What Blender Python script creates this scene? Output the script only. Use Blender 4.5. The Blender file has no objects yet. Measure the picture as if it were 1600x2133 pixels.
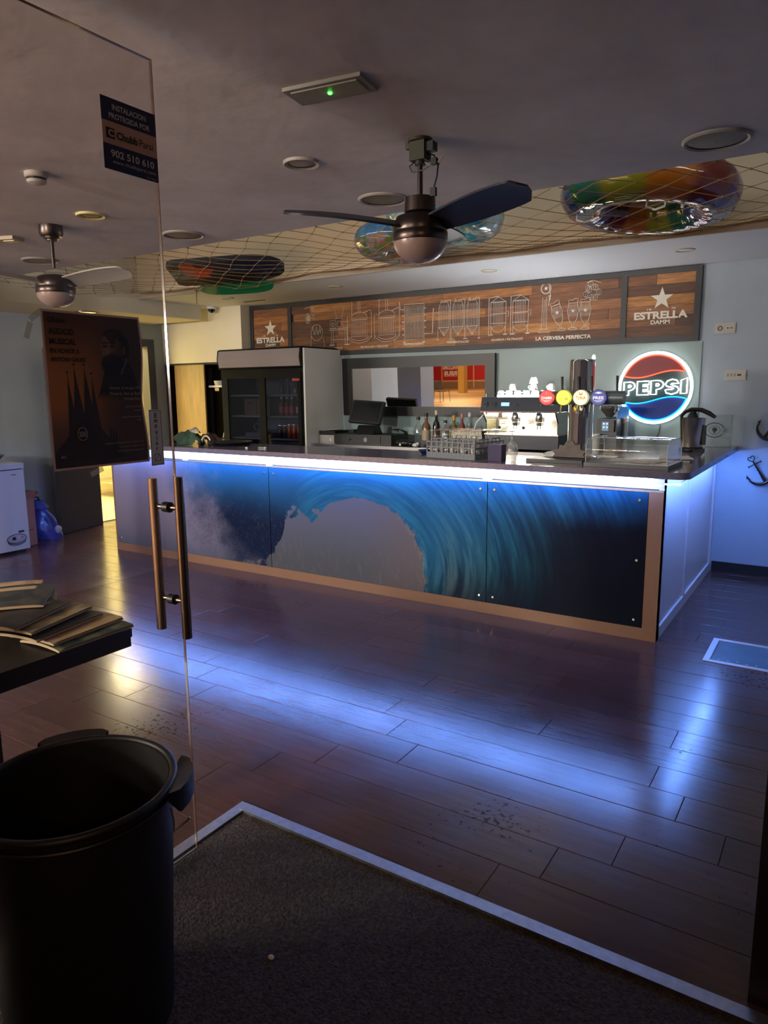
import bpy, bmesh, math, random
import numpy as np
from mathutils import Vector, Matrix, Euler
random.seed(7)
scn = bpy.context.scene
COL = scn.collection
PI = math.pi
R = math.radians

# ------------------------------------------------------------------ camera
cam_d = bpy.data.cameras.new('camera')
cam = bpy.data.objects.new('camera', cam_d); COL.objects.link(cam)
F_PX, YAW, PITCH, ROLL = 1485.14, R(32.7663), R(9.7562), R(-0.53405)
cam_d.sensor_fit = 'VERTICAL'; cam_d.sensor_height = 36.0
cam_d.lens = F_PX / 2133 * 36.0
cam_d.clip_start = 0.05; cam_d.clip_end = 200
fwd = Vector((-math.sin(YAW) * math.cos(PITCH), math.cos(YAW) * math.cos(PITCH), -math.sin(PITCH)))
rt = Vector((math.cos(YAW), math.sin(YAW), 0)); upv = rt.cross(fwd)
r2 = math.cos(ROLL) * rt + math.sin(ROLL) * upv
u2 = -math.sin(ROLL) * rt + math.cos(ROLL) * upv
mw = Matrix.Identity(4)
for i in range(3):
    mw[i][0], mw[i][1], mw[i][2] = r2[i], u2[i], -fwd[i]
mw.translation = (0, 0, 1.6)
cam.matrix_world = mw
scn.camera = cam

# ------------------------------------------------------------------ world, exposure
w = bpy.data.worlds.new('world'); scn.world = w; w.use_nodes = True
w.node_tree.nodes['Background'].inputs[0].default_value = (0.30, 0.29, 0.34, 1)
w.node_tree.nodes['Background'].inputs[1].default_value = 0.010
vs = scn.view_settings
vs.view_transform = 'Standard'; vs.look = 'None'; vs.exposure = 2.0; vs.gamma = 1.0
vs.use_curve_mapping = False
scn.cycles.max_bounces = 8; scn.cycles.diffuse_bounces = 4; scn.cycles.glossy_bounces = 4
scn.cycles.transparent_max_bounces = 16
scn.cycles.use_denoising = True
scn.cycles.sample_clamp_indirect = 4.0
scn.cycles.caustics_reflective = False; scn.cycles.caustics_refractive = False

# light levels: lamps, strips and signs of the place, plus added fill lamps
LED = 52.0          # counter LED strips
LED_COL = (0.15, 0.33, 1.0)
KITCHEN = 130.0      # kitchen ceiling lamp, W
CORRIDOR = 70.0    # each lamp of the corridor behind, W
FRONT_FILL = 190.0       # each unseen point lamp added as front fill, W
RECESS_FILL = 3.6            # strip added out of sight to brighten the ceiling recess, W
HALL_FILL = 70.0         # each unseen fill lamp added outside to lift the ceiling, W
CUPLIGHT = 75.0     # light bar on top of the coffee machine
ESPRESSO = 38.0     # work lights of the coffee machine
SIGN = 1.7          # white tubes of the round sign


def area(name, loc, rot, sx, sy, power, col):
    l = bpy.data.lights.new(name, 'AREA'); l.shape = 'RECTANGLE'; l.size = sx; l.size_y = sy
    l.energy = power; l.color = col
    o = bpy.data.objects.new(name, l); o.location = loc; o.rotation_euler = rot; COL.objects.link(o)
    return o


area('kitchen_lamp', (-8.95, 6.1, 2.58), (0, 0, 0), 1.7, 2.6, KITCHEN, (1.0, 0.86, 0.48))
for cx, cy in ((-9, -8), (-14, -14), (-17, -20)):
    area('corridor_lamp', (cx, cy, 3.05), (0, 0, 0), 2.0, 1.0, CORRIDOR, (1.0, 0.72, 0.40))
for cx in (-8, -4.5):  # added fill: hall floor bounces it up to the room ceiling
    area('hall_fill', (cx, -5.0, 3.05), (0, 0, 0), 1.2, 0.6, HALL_FILL, (1.0, 0.92, 0.84))
for cx, cy in ((-8.4, -4.0), (-6.9, -4.6), (-2.6, -4.2)):  # added point lamps without bodies, low enough to reach bar and back wall
    l = bpy.data.lights.new('front_fill', 'POINT'); l.energy = FRONT_FILL * (1.3 if cx > -3 else 1.0); l.shadow_soft_size = .30; l.color = (1.0, 0.93, 0.84)
    o = bpy.data.objects.new('front_fill', l); o.location = (cx, cy, 2.25); COL.objects.link(o)
area('recess_fill', (-2.6, 3.77, 2.98), (PI / 2, 0, 0), 8.0, 0.05, RECESS_FILL, (1.0, 0.95, 0.84))  # added fill for the far recess wall, kept above the ceiling edge
area('entrance_lamp', (0.9, -1.2, 2.3), (R(35), 0, R(55)), 0.3, 0.3, 3.4, (1.0, 0.55, 0.28))


# ------------------------------------------------------------------ helpers
def lin(c):
    def f(v):
        return v / 12.92 if v <= 0.04045 else ((v + 0.055) / 1.055) ** 2.4
    if isinstance(c, str):
        c = c.lstrip('#'); c = [int(c[i:i + 2], 16) / 255 for i in (0, 2, 4)]
        return tuple(f(v) for v in c)
    return tuple(c)


MATS = {}


def mat(name, col=(.5, .5, .5), rough=.5, metal=0, emit=None, es=0, noise=0, ns=12, bump=0, bs=60, spec=.5, stretch=(1, 1, 1), attr=False, objvar=0, coat=0):
    if name in MATS: return MATS[name]
    m = bpy.data.materials.new(name); m.use_nodes = True; MATS[name] = m
    nt = m.node_tree; N = nt.nodes; L = nt.links
    b = N['Principled BSDF']
    c = lin(col)
    b.inputs['Base Color'].default_value = (*c, 1); b.inputs['Roughness'].default_value = rough
    b.inputs['Metallic'].default_value = metal; b.inputs['Specular IOR Level'].default_value = spec
    b.inputs['Coat Weight'].default_value = coat
    m.diffuse_color = (*c, 1)
    if emit is not None:
        b.inputs['Emission Color'].default_value = (*lin(emit), 1); b.inputs['Emission Strength'].default_value = es
    if noise or bump:
        tc = N.new('ShaderNodeTexCoord'); mp = N.new('ShaderNodeMapping'); mp.inputs['Scale'].default_value = stretch
        L.new(tc.outputs['Object'], mp.inputs['Vector'])
    last = None
    if attr:
        a = N.new('ShaderNodeAttribute'); a.attribute_name = 'Col'; last = a.outputs['Color']
    if noise:
        n = N.new('ShaderNodeTexNoise'); n.inputs['Scale'].default_value = ns; n.inputs['Detail'].default_value = 5
        n.inputs['Roughness'].default_value = .6
        L.new(mp.outputs[0], n.inputs['Vector'])
        mr = N.new('ShaderNodeMapRange'); mr.inputs[1].default_value = .3; mr.inputs[2].default_value = .7
        mr.inputs[3].default_value = 1 - noise; mr.inputs[4].default_value = 1 + noise
        L.new(n.outputs['Fac'], mr.inputs[0])
        mx = N.new('ShaderNodeMix'); mx.data_type = 'RGBA'; mx.blend_type = 'MULTIPLY'; mx.inputs[0].default_value = 1
        if last: L.new(last, mx.inputs[6])
        else: mx.inputs[6].default_value = (*c, 1)
        L.new(mr.outputs[0], mx.inputs[7]); last = mx.outputs[2]
    if objvar:
        oi = N.new('ShaderNodeObjectInfo'); mr = N.new('ShaderNodeMapRange')
        mr.inputs[3].default_value = 1 - objvar; mr.inputs[4].default_value = 1 + objvar
        L.new(oi.outputs['Random'], mr.inputs[0])
        mx = N.new('ShaderNodeMix'); mx.data_type = 'RGBA'; mx.blend_type = 'MULTIPLY'; mx.inputs[0].default_value = 1
        if last: L.new(last, mx.inputs[6])
        else: mx.inputs[6].default_value = (*c, 1)
        L.new(mr.outputs[0], mx.inputs[7]); last = mx.outputs[2]
    if last: L.new(last, b.inputs['Base Color'])
    if bump:
        n = N.new('ShaderNodeTexNoise'); n.inputs['Scale'].default_value = bs; n.inputs['Detail'].default_value = 3
        L.new(mp.outputs[0], n.inputs['Vector'])
        bp = N.new('ShaderNodeBump'); bp.inputs['Strength'].default_value = bump; bp.inputs['Distance'].default_value = .01
        L.new(n.outputs['Fac'], bp.inputs['Height']); L.new(bp.outputs[0], b.inputs['Normal'])
    return m


def clear(name, tint=(1, 1, 1), ior=1.45, rough=.02, gloss=(1, 1, 1), base=0.0, haze=0):
    """thin clear sheet: transparent with a Fresnel mirror on top"""
    m = bpy.data.materials.new(name); m.use_nodes = True; nt = m.node_tree; N = nt.nodes; L = nt.links
    N.remove(N['Principled BSDF']); out = N['Material Output']
    t = N.new('ShaderNodeBsdfTransparent'); t.inputs[0].default_value = (*tint, 1)
    g = N.new('ShaderNodeBsdfGlossy'); g.inputs['Color'].default_value = (*gloss, 1); g.inputs['Roughness'].default_value = rough
    fr = N.new('ShaderNodeLayerWeight'); fr.inputs[0].default_value = .5
    pw = N.new('ShaderNodeMath'); pw.operation = 'POWER'; pw.inputs[1].default_value = 4.5
    L.new(fr.outputs['Facing'], pw.inputs[0])
    f0 = ((ior - 1) / (ior + 1)) ** 2
    ad = N.new('ShaderNodeMath'); ad.operation = 'MULTIPLY_ADD'; ad.inputs[1].default_value = 1 - f0; ad.inputs[2].default_value = f0 + base; ad.use_clamp = True
    L.new(pw.outputs[0], ad.inputs[0])
    mx = N.new('ShaderNodeMixShader'); L.new(ad.outputs[0], mx.inputs[0]); L.new(t.outputs[0], mx.inputs[1]); L.new(g.outputs[0], mx.inputs[2])
    res = mx.outputs[0]
    if haze:
        d = N.new('ShaderNodeBsdfDiffuse'); d.inputs[0].default_value = (.7, .72, .72, 1)
        m2 = N.new('ShaderNodeMixShader'); m2.inputs[0].default_value = haze
        L.new(res, m2.inputs[1]); L.new(d.outputs[0], m2.inputs[2]); res = m2.outputs[0]
    L.new(res, out.inputs[0])
    return m


class MB:
    def __init__(s): s.bm = bmesh.new()

    def _add(s, vs, fs, mtx=None):
        bv = [s.bm.verts.new(mtx @ Vector(v) if mtx else v) for v in vs]
        for f in fs:
            try: s.bm.faces.new([bv[i] for i in f])
            except ValueError: pass
        return s

    def box(s, x0, x1, y0, y1, z0, z1, mtx=None):
        v = [(x0, y0, z0), (x1, y0, z0), (x1, y1, z0), (x0, y1, z0), (x0, y0, z1), (x1, y0, z1), (x1, y1, z1), (x0, y1, z1)]
        return s._add(v, [(0, 3, 2, 1), (4, 5, 6, 7), (0, 1, 5, 4), (1, 2, 6, 5), (2, 3, 7, 6), (3, 0, 4, 7)], mtx)

    def prism(s, pts, a, b, axis='z', mtx=None):
        """pts: 2-D outline (ccw); extruded from a to b along axis"""
        def P(p, t):
            return {'z': (p[0], p[1], t), 'y': (p[0], t, p[1]), 'x': (t, p[0], p[1])}[axis]
        n = len(pts)
        v = [P(p, a) for p in pts] + [P(p, b) for p in pts]
        f = [tuple(range(n - 1, -1, -1)), tuple(range(n, 2 * n))] + [(i, (i + 1) % n, n + (i + 1) % n, n + i) for i in range(n)]
        return s._add(v, f, mtx)

    def lathe(s, prof, n=24, c=(0, 0, 0), mtx=None, a0=0, a1=2 * PI):
        full = abs(a1 - a0 - 2 * PI) < 1e-6
        m = n if full else n + 1
        v = []
        for r, z in prof:
            for i in range(m):
                a = a0 + (a1 - a0) * i / n
                v.append((c[0] + r * math.cos(a), c[1] + r * math.sin(a), c[2] + z))
        f = []
        for j in range(len(prof) - 1):
            for i in range(n):
                i2 = (i + 1) % m
                f.append((j * m + i, j * m + i2, (j + 1) * m + i2, (j + 1) * m + i))
        return s._add(v, f, mtx)

    def cyl(s, p0, p1, r0, r1=None, n=16, cap=True):
        r1 = r0 if r1 is None else r1
        p0, p1 = Vector(p0), Vector(p1); d = p1 - p0
        q = d.to_track_quat('Z', 'Y').to_matrix().to_4x4(); q.translation = p0
        h = d.length
        prof = [(r0, 0), (r1, h)]
        if cap: prof = [(1e-5, 0)] + prof + [(1e-5, h)]
        return s.lathe(prof, n, mtx=q)

    def torus(s, c, Rr, r, n=32, m=12, mtx=None):
        T = Matrix.Translation(c) @ (mtx or Matrix.Identity(4))
        v = []; f = []
        for i in range(n):
            a = 2 * PI * i / n
            for j in range(m):
                b = 2 * PI * j / m
                v.append(((Rr + r * math.cos(b)) * math.cos(a), (Rr + r * math.cos(b)) * math.sin(a), r * math.sin(b)))
        for i in range(n):
            for j in range(m):
                f.append((i * m + j, ((i + 1) % n) * m + j, ((i + 1) % n) * m + (j + 1) % m, i * m + (j + 1) % m))
        return s._add(v, f, T)

    def tube(s, pts, r, n=6, closed=False):
        pts = [Vector(p) for p in pts]; k = len(pts)
        rs = r if isinstance(r, (list, tuple)) else [r] * k
        v = []; prev = None
        for i in range(k):
            a = pts[i - 1] if (i > 0 or closed) else pts[i]
            b = pts[(i + 1) % k] if (i < k - 1 or closed) else pts[i]
            t = (b - a)
            if t.length < 1e-9: t = Vector((0, 0, 1))
            t.normalize()
            if prev is None:
                ref = Vector((0, 0, 1)) if abs(t.z) < .9 else Vector((1, 0, 0))
                x = t.cross(ref).normalized()
            else:
                x = (prev - t * prev.dot(t))
                if x.length < 1e-6: x = t.orthogonal()
                x.normalize()
            prev = x; y = t.cross(x)
            for j in range(n):
                an = 2 * PI * j / n
                v.append(pts[i] + (x * math.cos(an) + y * math.sin(an)) * rs[i])
        f = []
        for i in range(k if closed else k - 1):
            for j in range(n):
                i2 = (i + 1) % k
                f.append((i * n + j, i * n + (j + 1) % n, i2 * n + (j + 1) % n, i2 * n + j))
        if not closed:
            f += [tuple(range(n - 1, -1, -1)), tuple((k - 1) * n + j for j in range(n))]
        return s._add(v, f)

    def ell(s, c, rx, ry, rz, n=16, m=10, mtx=None):
        prof = [(max(1e-5, math.cos(-PI / 2 + PI * j / m)), math.sin(-PI / 2 + PI * j / m)) for j in range(m + 1)]
        T = Matrix.Translation(c) @ (mtx or Matrix.Identity(4)) @ Matrix.Diagonal((rx, ry, rz, 1))
        return s.lathe(prof, n, mtx=T)

    def build(s, name, m=None, parent=None, smooth=False, bevel=0, loc=None, rot=None, angle=40):
        if bevel:
            es = [e for e in s.bm.edges if len(e.link_faces) == 2 and e.calc_face_angle(0) > .6]
            bmesh.ops.bevel(s.bm, geom=es, offset=bevel, segments=2, affect='EDGES', clamp_overlap=True)
        bmesh.ops.recalc_face_normals(s.bm, faces=s.bm.faces)
        me = bpy.data.meshes.new(name); s.bm.to_mesh(me); s.bm.free()
        return link(name, me, m, parent, smooth or bool(bevel), loc, rot, angle)


def link(name, me, m=None, parent=None, smooth=False, loc=None, rot=None, angle=40):
    if m:
        me.materials.clear()
        for q in (m if isinstance(m, (list, tuple)) else [m]): me.materials.append(q)
    if smooth:
        for p in me.polygons: p.use_smooth = True
        me.set_sharp_from_angle(angle=R(angle))
    o = bpy.data.objects.new(name, me); COL.objects.link(o)
    if parent: o.parent = parent
    if loc: o.location = loc
    if rot: o.rotation_euler = rot
    return o


def T(name, label, cat, loc=(0, 0, 0), rz=0, group=None):
    o = bpy.data.objects.new(name, None); COL.objects.link(o); o.location = loc; o.rotation_euler = (0, 0, rz)
    o.empty_display_size = .05
    return tag(o, label, cat, group)


def tag(o, label, cat, group=None):
    o['label'] = label; o['category'] = cat
    if group: o['group'] = group
    return o


def S(o): o['kind'] = 'structure'; return o


def dup(root, loc, rz=None, label=None):
    r = root.copy(); COL.objects.link(r); r.location = loc
    if rz is not None: r.rotation_euler = (root.rotation_euler[0], root.rotation_euler[1], rz)
    if label: r['label'] = label
    for ch in list(root.children):
        c = ch.copy(); COL.objects.link(c); c.parent = r
        for g in list(ch.children):
            d = g.copy(); COL.objects.link(d); d.parent = c
    return r


WALLTXT = (PI / 2, 0, 0)          # reads on a surface that faces -y
GLASSTXT = (PI / 2, 0, PI / 2)    # reads on a surface that faces +x


def text(name, s, m, parent=None, w=None, h=None, loc=(0, 0, 0), rot=(0, 0, 0), bold=0, depth=.0006, spacing=1, line=1, align='CENTER', shear=0):
    cu = bpy.data.curves.new('t', 'FONT'); cu.body = s; cu.size = 1; cu.offset = bold; cu.extrude = 0; cu.resolution_u = 3
    cu.space_character = spacing; cu.space_line = line; cu.align_x = align; cu.shear = shear
    ob = bpy.data.objects.new('t', cu)
    me = bpy.data.meshes.new_from_object(ob)
    bpy.data.objects.remove(ob); bpy.data.curves.remove(cu)
    n = len(me.vertices); co = np.empty(n * 3, np.float32); me.vertices.foreach_get('co', co); co = co.reshape(-1, 3)
    lo, hi = co.min(0), co.max(0)
    sx = (w / (hi[0] - lo[0])) if w else None; sy = (h / (hi[1] - lo[1])) if h else None
    if sx is None: sx = sy
    if sy is None: sy = sx
    cx = {'CENTER': (lo[0] + hi[0]) / 2, 'LEFT': lo[0], 'RIGHT': hi[0]}[align]
    co[:, 0] = (co[:, 0] - cx) * sx; co[:, 1] = (co[:, 1] - (lo[1] + hi[1]) / 2) * sy; co[:, 2] = depth
    me.vertices.foreach_set('co', co.ravel()); me.name = name
    return link(name, me, m, parent, False, loc, rot)


# numpy value noise
_rs = np.random.RandomState(3); _tab = _rs.rand(256, 256)


def vn(x, y):
    xi = np.floor(x).astype(int); yi = np.floor(y).astype(int); fx = x - xi; fy = y - yi
    fx = fx * fx * (3 - 2 * fx); fy = fy * fy * (3 - 2 * fy)
    g = lambda a, b: _tab[a % 256, b % 256]
    return (g(xi, yi) * (1 - fx) + g(xi + 1, yi) * fx) * (1 - fy) + (g(xi, yi + 1) * (1 - fx) + g(xi + 1, yi + 1) * fx) * fy


def fbm(x, y, o=5):
    s = 0; a = .5; t = 0
    for i in range(o):
        s = s + a * vn(x + 17 * i, y + 31 * i); t += a; x = x * 2.03; y = y * 2.03; a *= .55
    return s / t


def sstep(a, b, x):
    t = np.clip((x - a) / (b - a), 0, 1); return t * t * (3 - 2 * t)


def mixc(a, b, t):
    return np.asarray(a) * (1 - t[..., None]) + np.asarray(b) * t[..., None]


def printed(name, nx, nz, fpos, fcol, m, parent=None, loc=None):
    """a sheet with a print on it: fpos(s,t)->xyz, fcol(s,t)->linear rgb"""
    s, t = np.meshgrid(np.linspace(0, 1, nx), np.linspace(0, 1, nz))
    co = fpos(s, t).reshape(-1, 3); c = fcol(s, t).reshape(-1, 3)
    me = bpy.data.meshes.new(name)
    i = np.arange((nz - 1) * (nx - 1)); r = i // (nx - 1); q = i % (nx - 1); a = r * nx + q
    f = np.stack([a, a + 1, a + nx + 1, a + nx], 1)
    me.vertices.add(len(co)); me.vertices.foreach_set('co', co.astype(np.float32).ravel())
    me.loops.add(f.size); me.loops.foreach_set('vertex_index', f.ravel().astype(np.int32))
    me.polygons.add(len(f)); me.polygons.foreach_set('loop_start', (np.arange(len(f)) * 4).astype(np.int32))
    me.polygons.foreach_set('loop_total', np.full(len(f), 4, np.int32))
    me.update(calc_edges=True)
    at = me.color_attributes.new('Col', 'FLOAT_COLOR', 'POINT')
    at.data.foreach_set('color', np.c_[np.clip(c, 0, 1), np.ones(len(c))].astype(np.float32).ravel())
    return link(name, me, m, parent, True, loc)


# ------------------------------------------------------------------ materials
WALL = mat('wall_paint', '#a9b8c6', .75, noise=.04, ns=3, bump=.15, bs=180)
CREAM = mat('cream_paint', '#d8d3c0', .75, noise=.03, ns=3)
CEIL = mat('ceiling_plaster', '#c2c3cf', .85, noise=.14, ns=2.2, bump=.25, bs=9)
BEIGE = mat('recess_paint', '#ddd0b8', .8, noise=.03, ns=2)
WHITE = mat('white_paint', '#d6d9dc', .6)
BLACK = mat('black_plastic', '#101114', .4)
DARK = mat('dark_grey', '#24262b', .45)
NAVY = mat('navy_enamel', '#1d2738', .35)
STEEL = mat('brushed_steel', '#b9b6b0', .25, 1, bump=.05, bs=300, stretch=(1, 1, .02))
CHROME = mat('chrome', '#d8d8d8', .08, 1)
NICKEL = mat('satin_nickel', '#5c524f', .32, 1)
DOORM = mat('door_dark', '#2d2a27', .45, noise=.25, ns=6, stretch=(4, 4, .6))
TAN = mat('tan_laminate', '#7a5a47', .5, noise=.05, ns=5)
WHITELAM = mat('white_laminate', '#cfcbd2', .35)
TOP = mat('counter_stone', '#6d6980', .14, noise=.15, ns=60)
MIRROR = mat('mirror_silver', '#e8e8e8', .01, 1)
ALU = mat('aluminium', '#b4b6ba', .38, 1, noise=.15, ns=40)
GREYP = mat('grey_plastic', '#6b7079', .5)
PAPER = mat('paper_white', '#d9d8d0', .7)
PRINTW = mat('print_cream', '#d6cfbf', .6)
PRINTK = mat('print_black', '#120d0b', .6)
PRINTG = mat('print_grey', '#97938f', .6)
SKIRT = mat('baseboard_dark', '#2a2526', .5)
GLASSDOOR = clear('door_glass', (.92, .91, .90), 1.45, .02)
GLASS = clear('drink_glass', (.90, .92, .92), 1.5, .06, base=.16, haze=.20)
ACRYL = clear('acrylic', (.93, .95, .94), 1.45, .03, base=.02, haze=.06)
DGLASS = clear('fridge_glass', (.62, .62, .66), 1.5, .03)
EDGEG = mat('glass_edge', '#5c463f', .15, 0, spec=.9)

# floor planks: red-brown laminate, worn and a little glossy
PLANK = mat('plank_wood', '#4e342f', .25, noise=.22, ns=5, stretch=(.5, 7, 1), bump=.02, bs=40, objvar=.14)
nt = PLANK.node_tree
tc = nt.nodes.new('ShaderNodeTexCoord'); n1 = nt.nodes.new('ShaderNodeTexNoise'); n1.inputs['Scale'].default_value = 4; n1.inputs['Detail'].default_value = 3
gm = nt.nodes.new('ShaderNodeNewGeometry'); nt.links.new(gm.outputs['Position'], n1.inputs['Vector'])
mr = nt.nodes.new('ShaderNodeMapRange'); mr.inputs[1].default_value = .35; mr.inputs[2].default_value = .7; mr.inputs[3].default_value = .17; mr.inputs[4].default_value = .23
spk = nt.nodes.new('ShaderNodeTexNoise'); spk.inputs['Scale'].default_value = 42; spk.inputs['Detail'].default_value = 2; nt.links.new(gm.outputs['Position'], spk.inputs['Vector'])
cl = nt.nodes.new('ShaderNodeTexNoise'); cl.inputs['Scale'].default_value = 1.6; nt.links.new(gm.outputs['Position'], cl.inputs['Vector'])
sm = nt.nodes.new('ShaderNodeMath'); sm.operation = 'MULTIPLY'; nt.links.new(spk.outputs['Fac'], sm.inputs[0]); nt.links.new(cl.outputs['Fac'], sm.inputs[1])
sr = nt.nodes.new('ShaderNodeMapRange'); sr.inputs[1].default_value = .385; sr.inputs[2].default_value = .42; sr.inputs[3].default_value = 1; sr.inputs[4].default_value = .35; nt.links.new(sm.outputs[0], sr.inputs[0])
pb = nt.nodes['Principled BSDF']; src = pb.inputs['Base Color'].links[0].from_socket
sx = nt.nodes.new('ShaderNodeMix'); sx.data_type = 'RGBA'; sx.blend_type = 'MULTIPLY'; sx.inputs[0].default_value = 1; nt.links.new(src, sx.inputs[6]); nt.links.new(sr.outputs[0], sx.inputs[7]); nt.links.new(sx.outputs[2], pb.inputs['Base Color'])
s2 = nt.nodes.new('ShaderNodeMapRange'); s2.inputs[1].default_value = .35; s2.inputs[2].default_value = 1; s2.inputs[3].default_value = .1; s2.inputs[4].default_value = .5; nt.links.new(sr.outputs[0], s2.inputs[0]); nt.links.new(s2.outputs[0], pb.inputs['Specular IOR Level'])
nt.links.new(n1.outputs['Fac'], mr.inputs[0]); nt.links.new(mr.outputs[0], nt.nodes['Principled BSDF'].inputs['Roughness'])

UL, VB = -7.63, 6.71      # left wall, back wall
ZC = 2.61                 # ceiling
BV, BU0, BU1 = 4.563, -6.21, -0.895   # bar front plane and ends
CT = 1.10                 # counter top

# ------------------------------------------------------------------ setting
fl = S(MB().box(-9.0, 1.6, -2.0, 7.3, -.08, -.012).build('floor', mat('subfloor', '#171314', .7)))


def planks():
    wv, gap, ln = .19, .0012, 1.28
    rows = []
    v = 1.865
    while v < 6.70: rows.append((v, min(v + wv, 6.70))); v += wv
    v = 1.865
    while v > .35: rows.append((v - wv, v)); v -= wv
    for ri, (a, b) in enumerate(rows):
        for (a2, b2) in ([(a, BV + .05), (BV + .05, b)] if a < BV + .05 < b else [(a, b)]):
            mid = (a2 + b2) / 2
            if mid < 1.865: segs = [(-7.62, -1.875)]
            elif mid < BV + .05: segs = [(-7.62, 1.55)]
            else: segs = [(-7.62, BU0 + .05), (BU1 - .05, 1.55)]
            off = random.uniform(0, ln)
            for (x0, x1) in segs:
                k = math.floor((x0 - off) / ln)
                while off + k * ln < x1:
                    s0, s1 = max(x0, off + k * ln), min(x1, off + (k + 1) * ln); k += 1
                    if s1 - s0 < .02: continue
                    q = MB(); e = .0015
                    X0, X1, Y0, Y1 = s0 + gap / 2, s1 - gap / 2, a2 + gap / 2, b2 - gap / 2
                    cx, cy = (X0 + X1) / 2, (Y0 + Y1) / 2; hx, hy = (X1 - X0) / 2, (Y1 - Y0) / 2
                    hz = random.uniform(-.0003, .0003)
                    vv = [(-hx, -hy, -.012), (hx, -hy, -.012), (hx, hy, -.012), (-hx, hy, -.012), (-hx, -hy, hz - e), (hx, -hy, hz - e), (hx, hy, hz - e), (-hx, hy, hz - e),
                          (-hx + e, -hy + e, hz), (hx - e, -hy + e, hz), (hx - e, hy - e, hz), (-hx + e, hy - e, hz)]
                    q._add(vv, [(0, 1, 5, 4), (1, 2, 6, 5), (2, 3, 7, 6), (3, 0, 4, 7), (4, 5, 9, 8), (5, 6, 10, 9), (6, 7, 11, 10), (7, 4, 8, 11), (8, 9, 10, 11)])
                    q.build('plank', PLANK, fl, loc=(cx, cy, 0))


planks()
mt = MB().box(-1.825, 1.55, -1.9, 1.815, -.011, -.004).build('entrance_mat', mat('mat_fibre', '#3d332d', .95, noise=.75, ns=90, bump=1.0, bs=120))
tag(mt, 'dark brown fibre entrance mat sunk in the floor at the doorway', 'mat')
S(MB().box(-1.85, 1.55, 1.815, 1.86, -.01, .006).build('trim_1', ALU, bevel=.002))
S(MB().box(-1.875, -1.83, .3, 1.86, -.01, .005).build('trim_2', ALU, bevel=.002))

# back wall (right of the alcove) and the alcove block beside it
S(MB().box(-6.22, 1.6, VB, VB + .15, 0, 3.2).build('wall_back', WALL))
b = MB(); b.box(UL - .1, -6.22, 6.52, 7.35, 1.955, 3.2).box(UL - .1, -6.22, 7.25, 7.35, 0, 1.955).box(-6.22, -6.1, VB + .15, 7.35, 0, 1.955)
S(b.build('wall_alcove', CREAM))
b = MB(); b.box(UL - .12, UL, .3, 5.41, 0, 2.62).box(UL - .12, UL, 5.41, 6.27, 2.17, 2.62).box(UL - .12, UL, 6.27, 7.25, 0, 2.62)
S(b.build('wall_left', WALL))
S(MB().box(1.55, 1.7, 1.9, 6.85, 0, 3.2).build('wall_right', WALL))
S(MB().box(BU1 + .01, 1.55, VB - .012, VB, 0, .085).build('baseboard_back', SKIRT, bevel=.003))
b = MB(); b.box(UL, UL + .012, .3, 5.36, 0, .085).box(UL, UL + .012, 6.36, 6.52, 0, .085); S(b.build('baseboard_left', SKIRT, bevel=.003))
# doorway trim
b = MB(); b.box(UL - .13, UL + .02, 6.25, 6.36, 0, 2.26).box(UL - .13, UL + .02, 5.36, 6.25, 2.17, 2.26).box(UL - .13, UL + .02, 5.33, 5.41, 0, 2.26)
S(b.build('trim_3', mat('door_frame_dark', '#221f1e', .5), bevel=.004))

# ceilings: main slab, raised recess behind it, lower slab over the bar, boxed soffit on the left
S(MB().box(UL - .1, 1.6, -2.0, 3.73, ZC, 3.3).build('ceiling', CEIL))
b = MB(); b.box(-6.7, 1.6, 3.73, 5.45, 3.18, 3.3); S(b.build('ceiling_recess', BEIGE))
b = MB(); b.box(-6.7, 1.6, 5.455, VB, ZC, 3.3); S(b.build('ceiling_bar', WHITE))
S(MB().box(-6.7, 1.6, 5.43, 5.455, 2.655, 3.3).build('wall_recess', BEIGE))
S(MB().box(-6.7, 1.6, 5.425, 5.455, ZC, 2.655).build('trim_4', mat('lip_paint', '#a89c8e', .7)))
b = MB(); b.box(UL - .1, -6.7, 3.73, 6.34, 2.45, 3.3); S(b.build('ceiling_soffit', CREAM))
b = MB(); b.box(UL - .1, -6.7, 6.34, 6.52, ZC, 3.3); S(b.build('ceiling_passage', CREAM))
S(MB().box(-6.7, -6.22, 5.455, 6.52, ZC + .001, 3.29).build('ceiling_corner', WHITE))

S(MB().box(-1.72, 1.6, -1.75, -1.6, 0, ZC - .001).build('wall_lightblock', WALL))  # unseen wall added behind the camera to keep hall light off mat and bin
S(MB().box(-1.86, -1.72, -1.75, .40, 0, ZC - .001).build('wall_lightblock_side', mat('lightblock_dark', '#3a3330', .6)))  # unseen partition added to block the fill lamps from the bin

# dark jamb of the entrance, at the edge of the frame
jb = MB().box(-.088, .03, 1.885, 1.98, 0, 2.605).build('door_post', mat('jamb_dark', '#15110f', .5), bevel=.004)
S(jb)

# kitchen behind the doorway
KW = mat('kitchen_wall', '#e6dcae', .6); KF = mat('kitchen_tile', '#a89a7a', .35, noise=.1, ns=8)
S(MB().box(-10.2, UL - .12, 4.2, 8.6, -.06, -.002).build('floor_kitchen', KF))
b = MB(); b.box(-10.3, -10.2, 4.2, 8.6, 0, 2.7).box(-10.2, UL - .12, 8.5, 8.6, 0, 2.7).box(-10.2, UL - .12, 4.1, 4.2, 0, 2.7); S(b.build('wall_kitchen', KW))
S(MB().box(-10.2, UL - .12, 4.2, 8.6, 2.62, 2.7).build('ceiling_kitchen', KW))
exec_later = []

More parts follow.
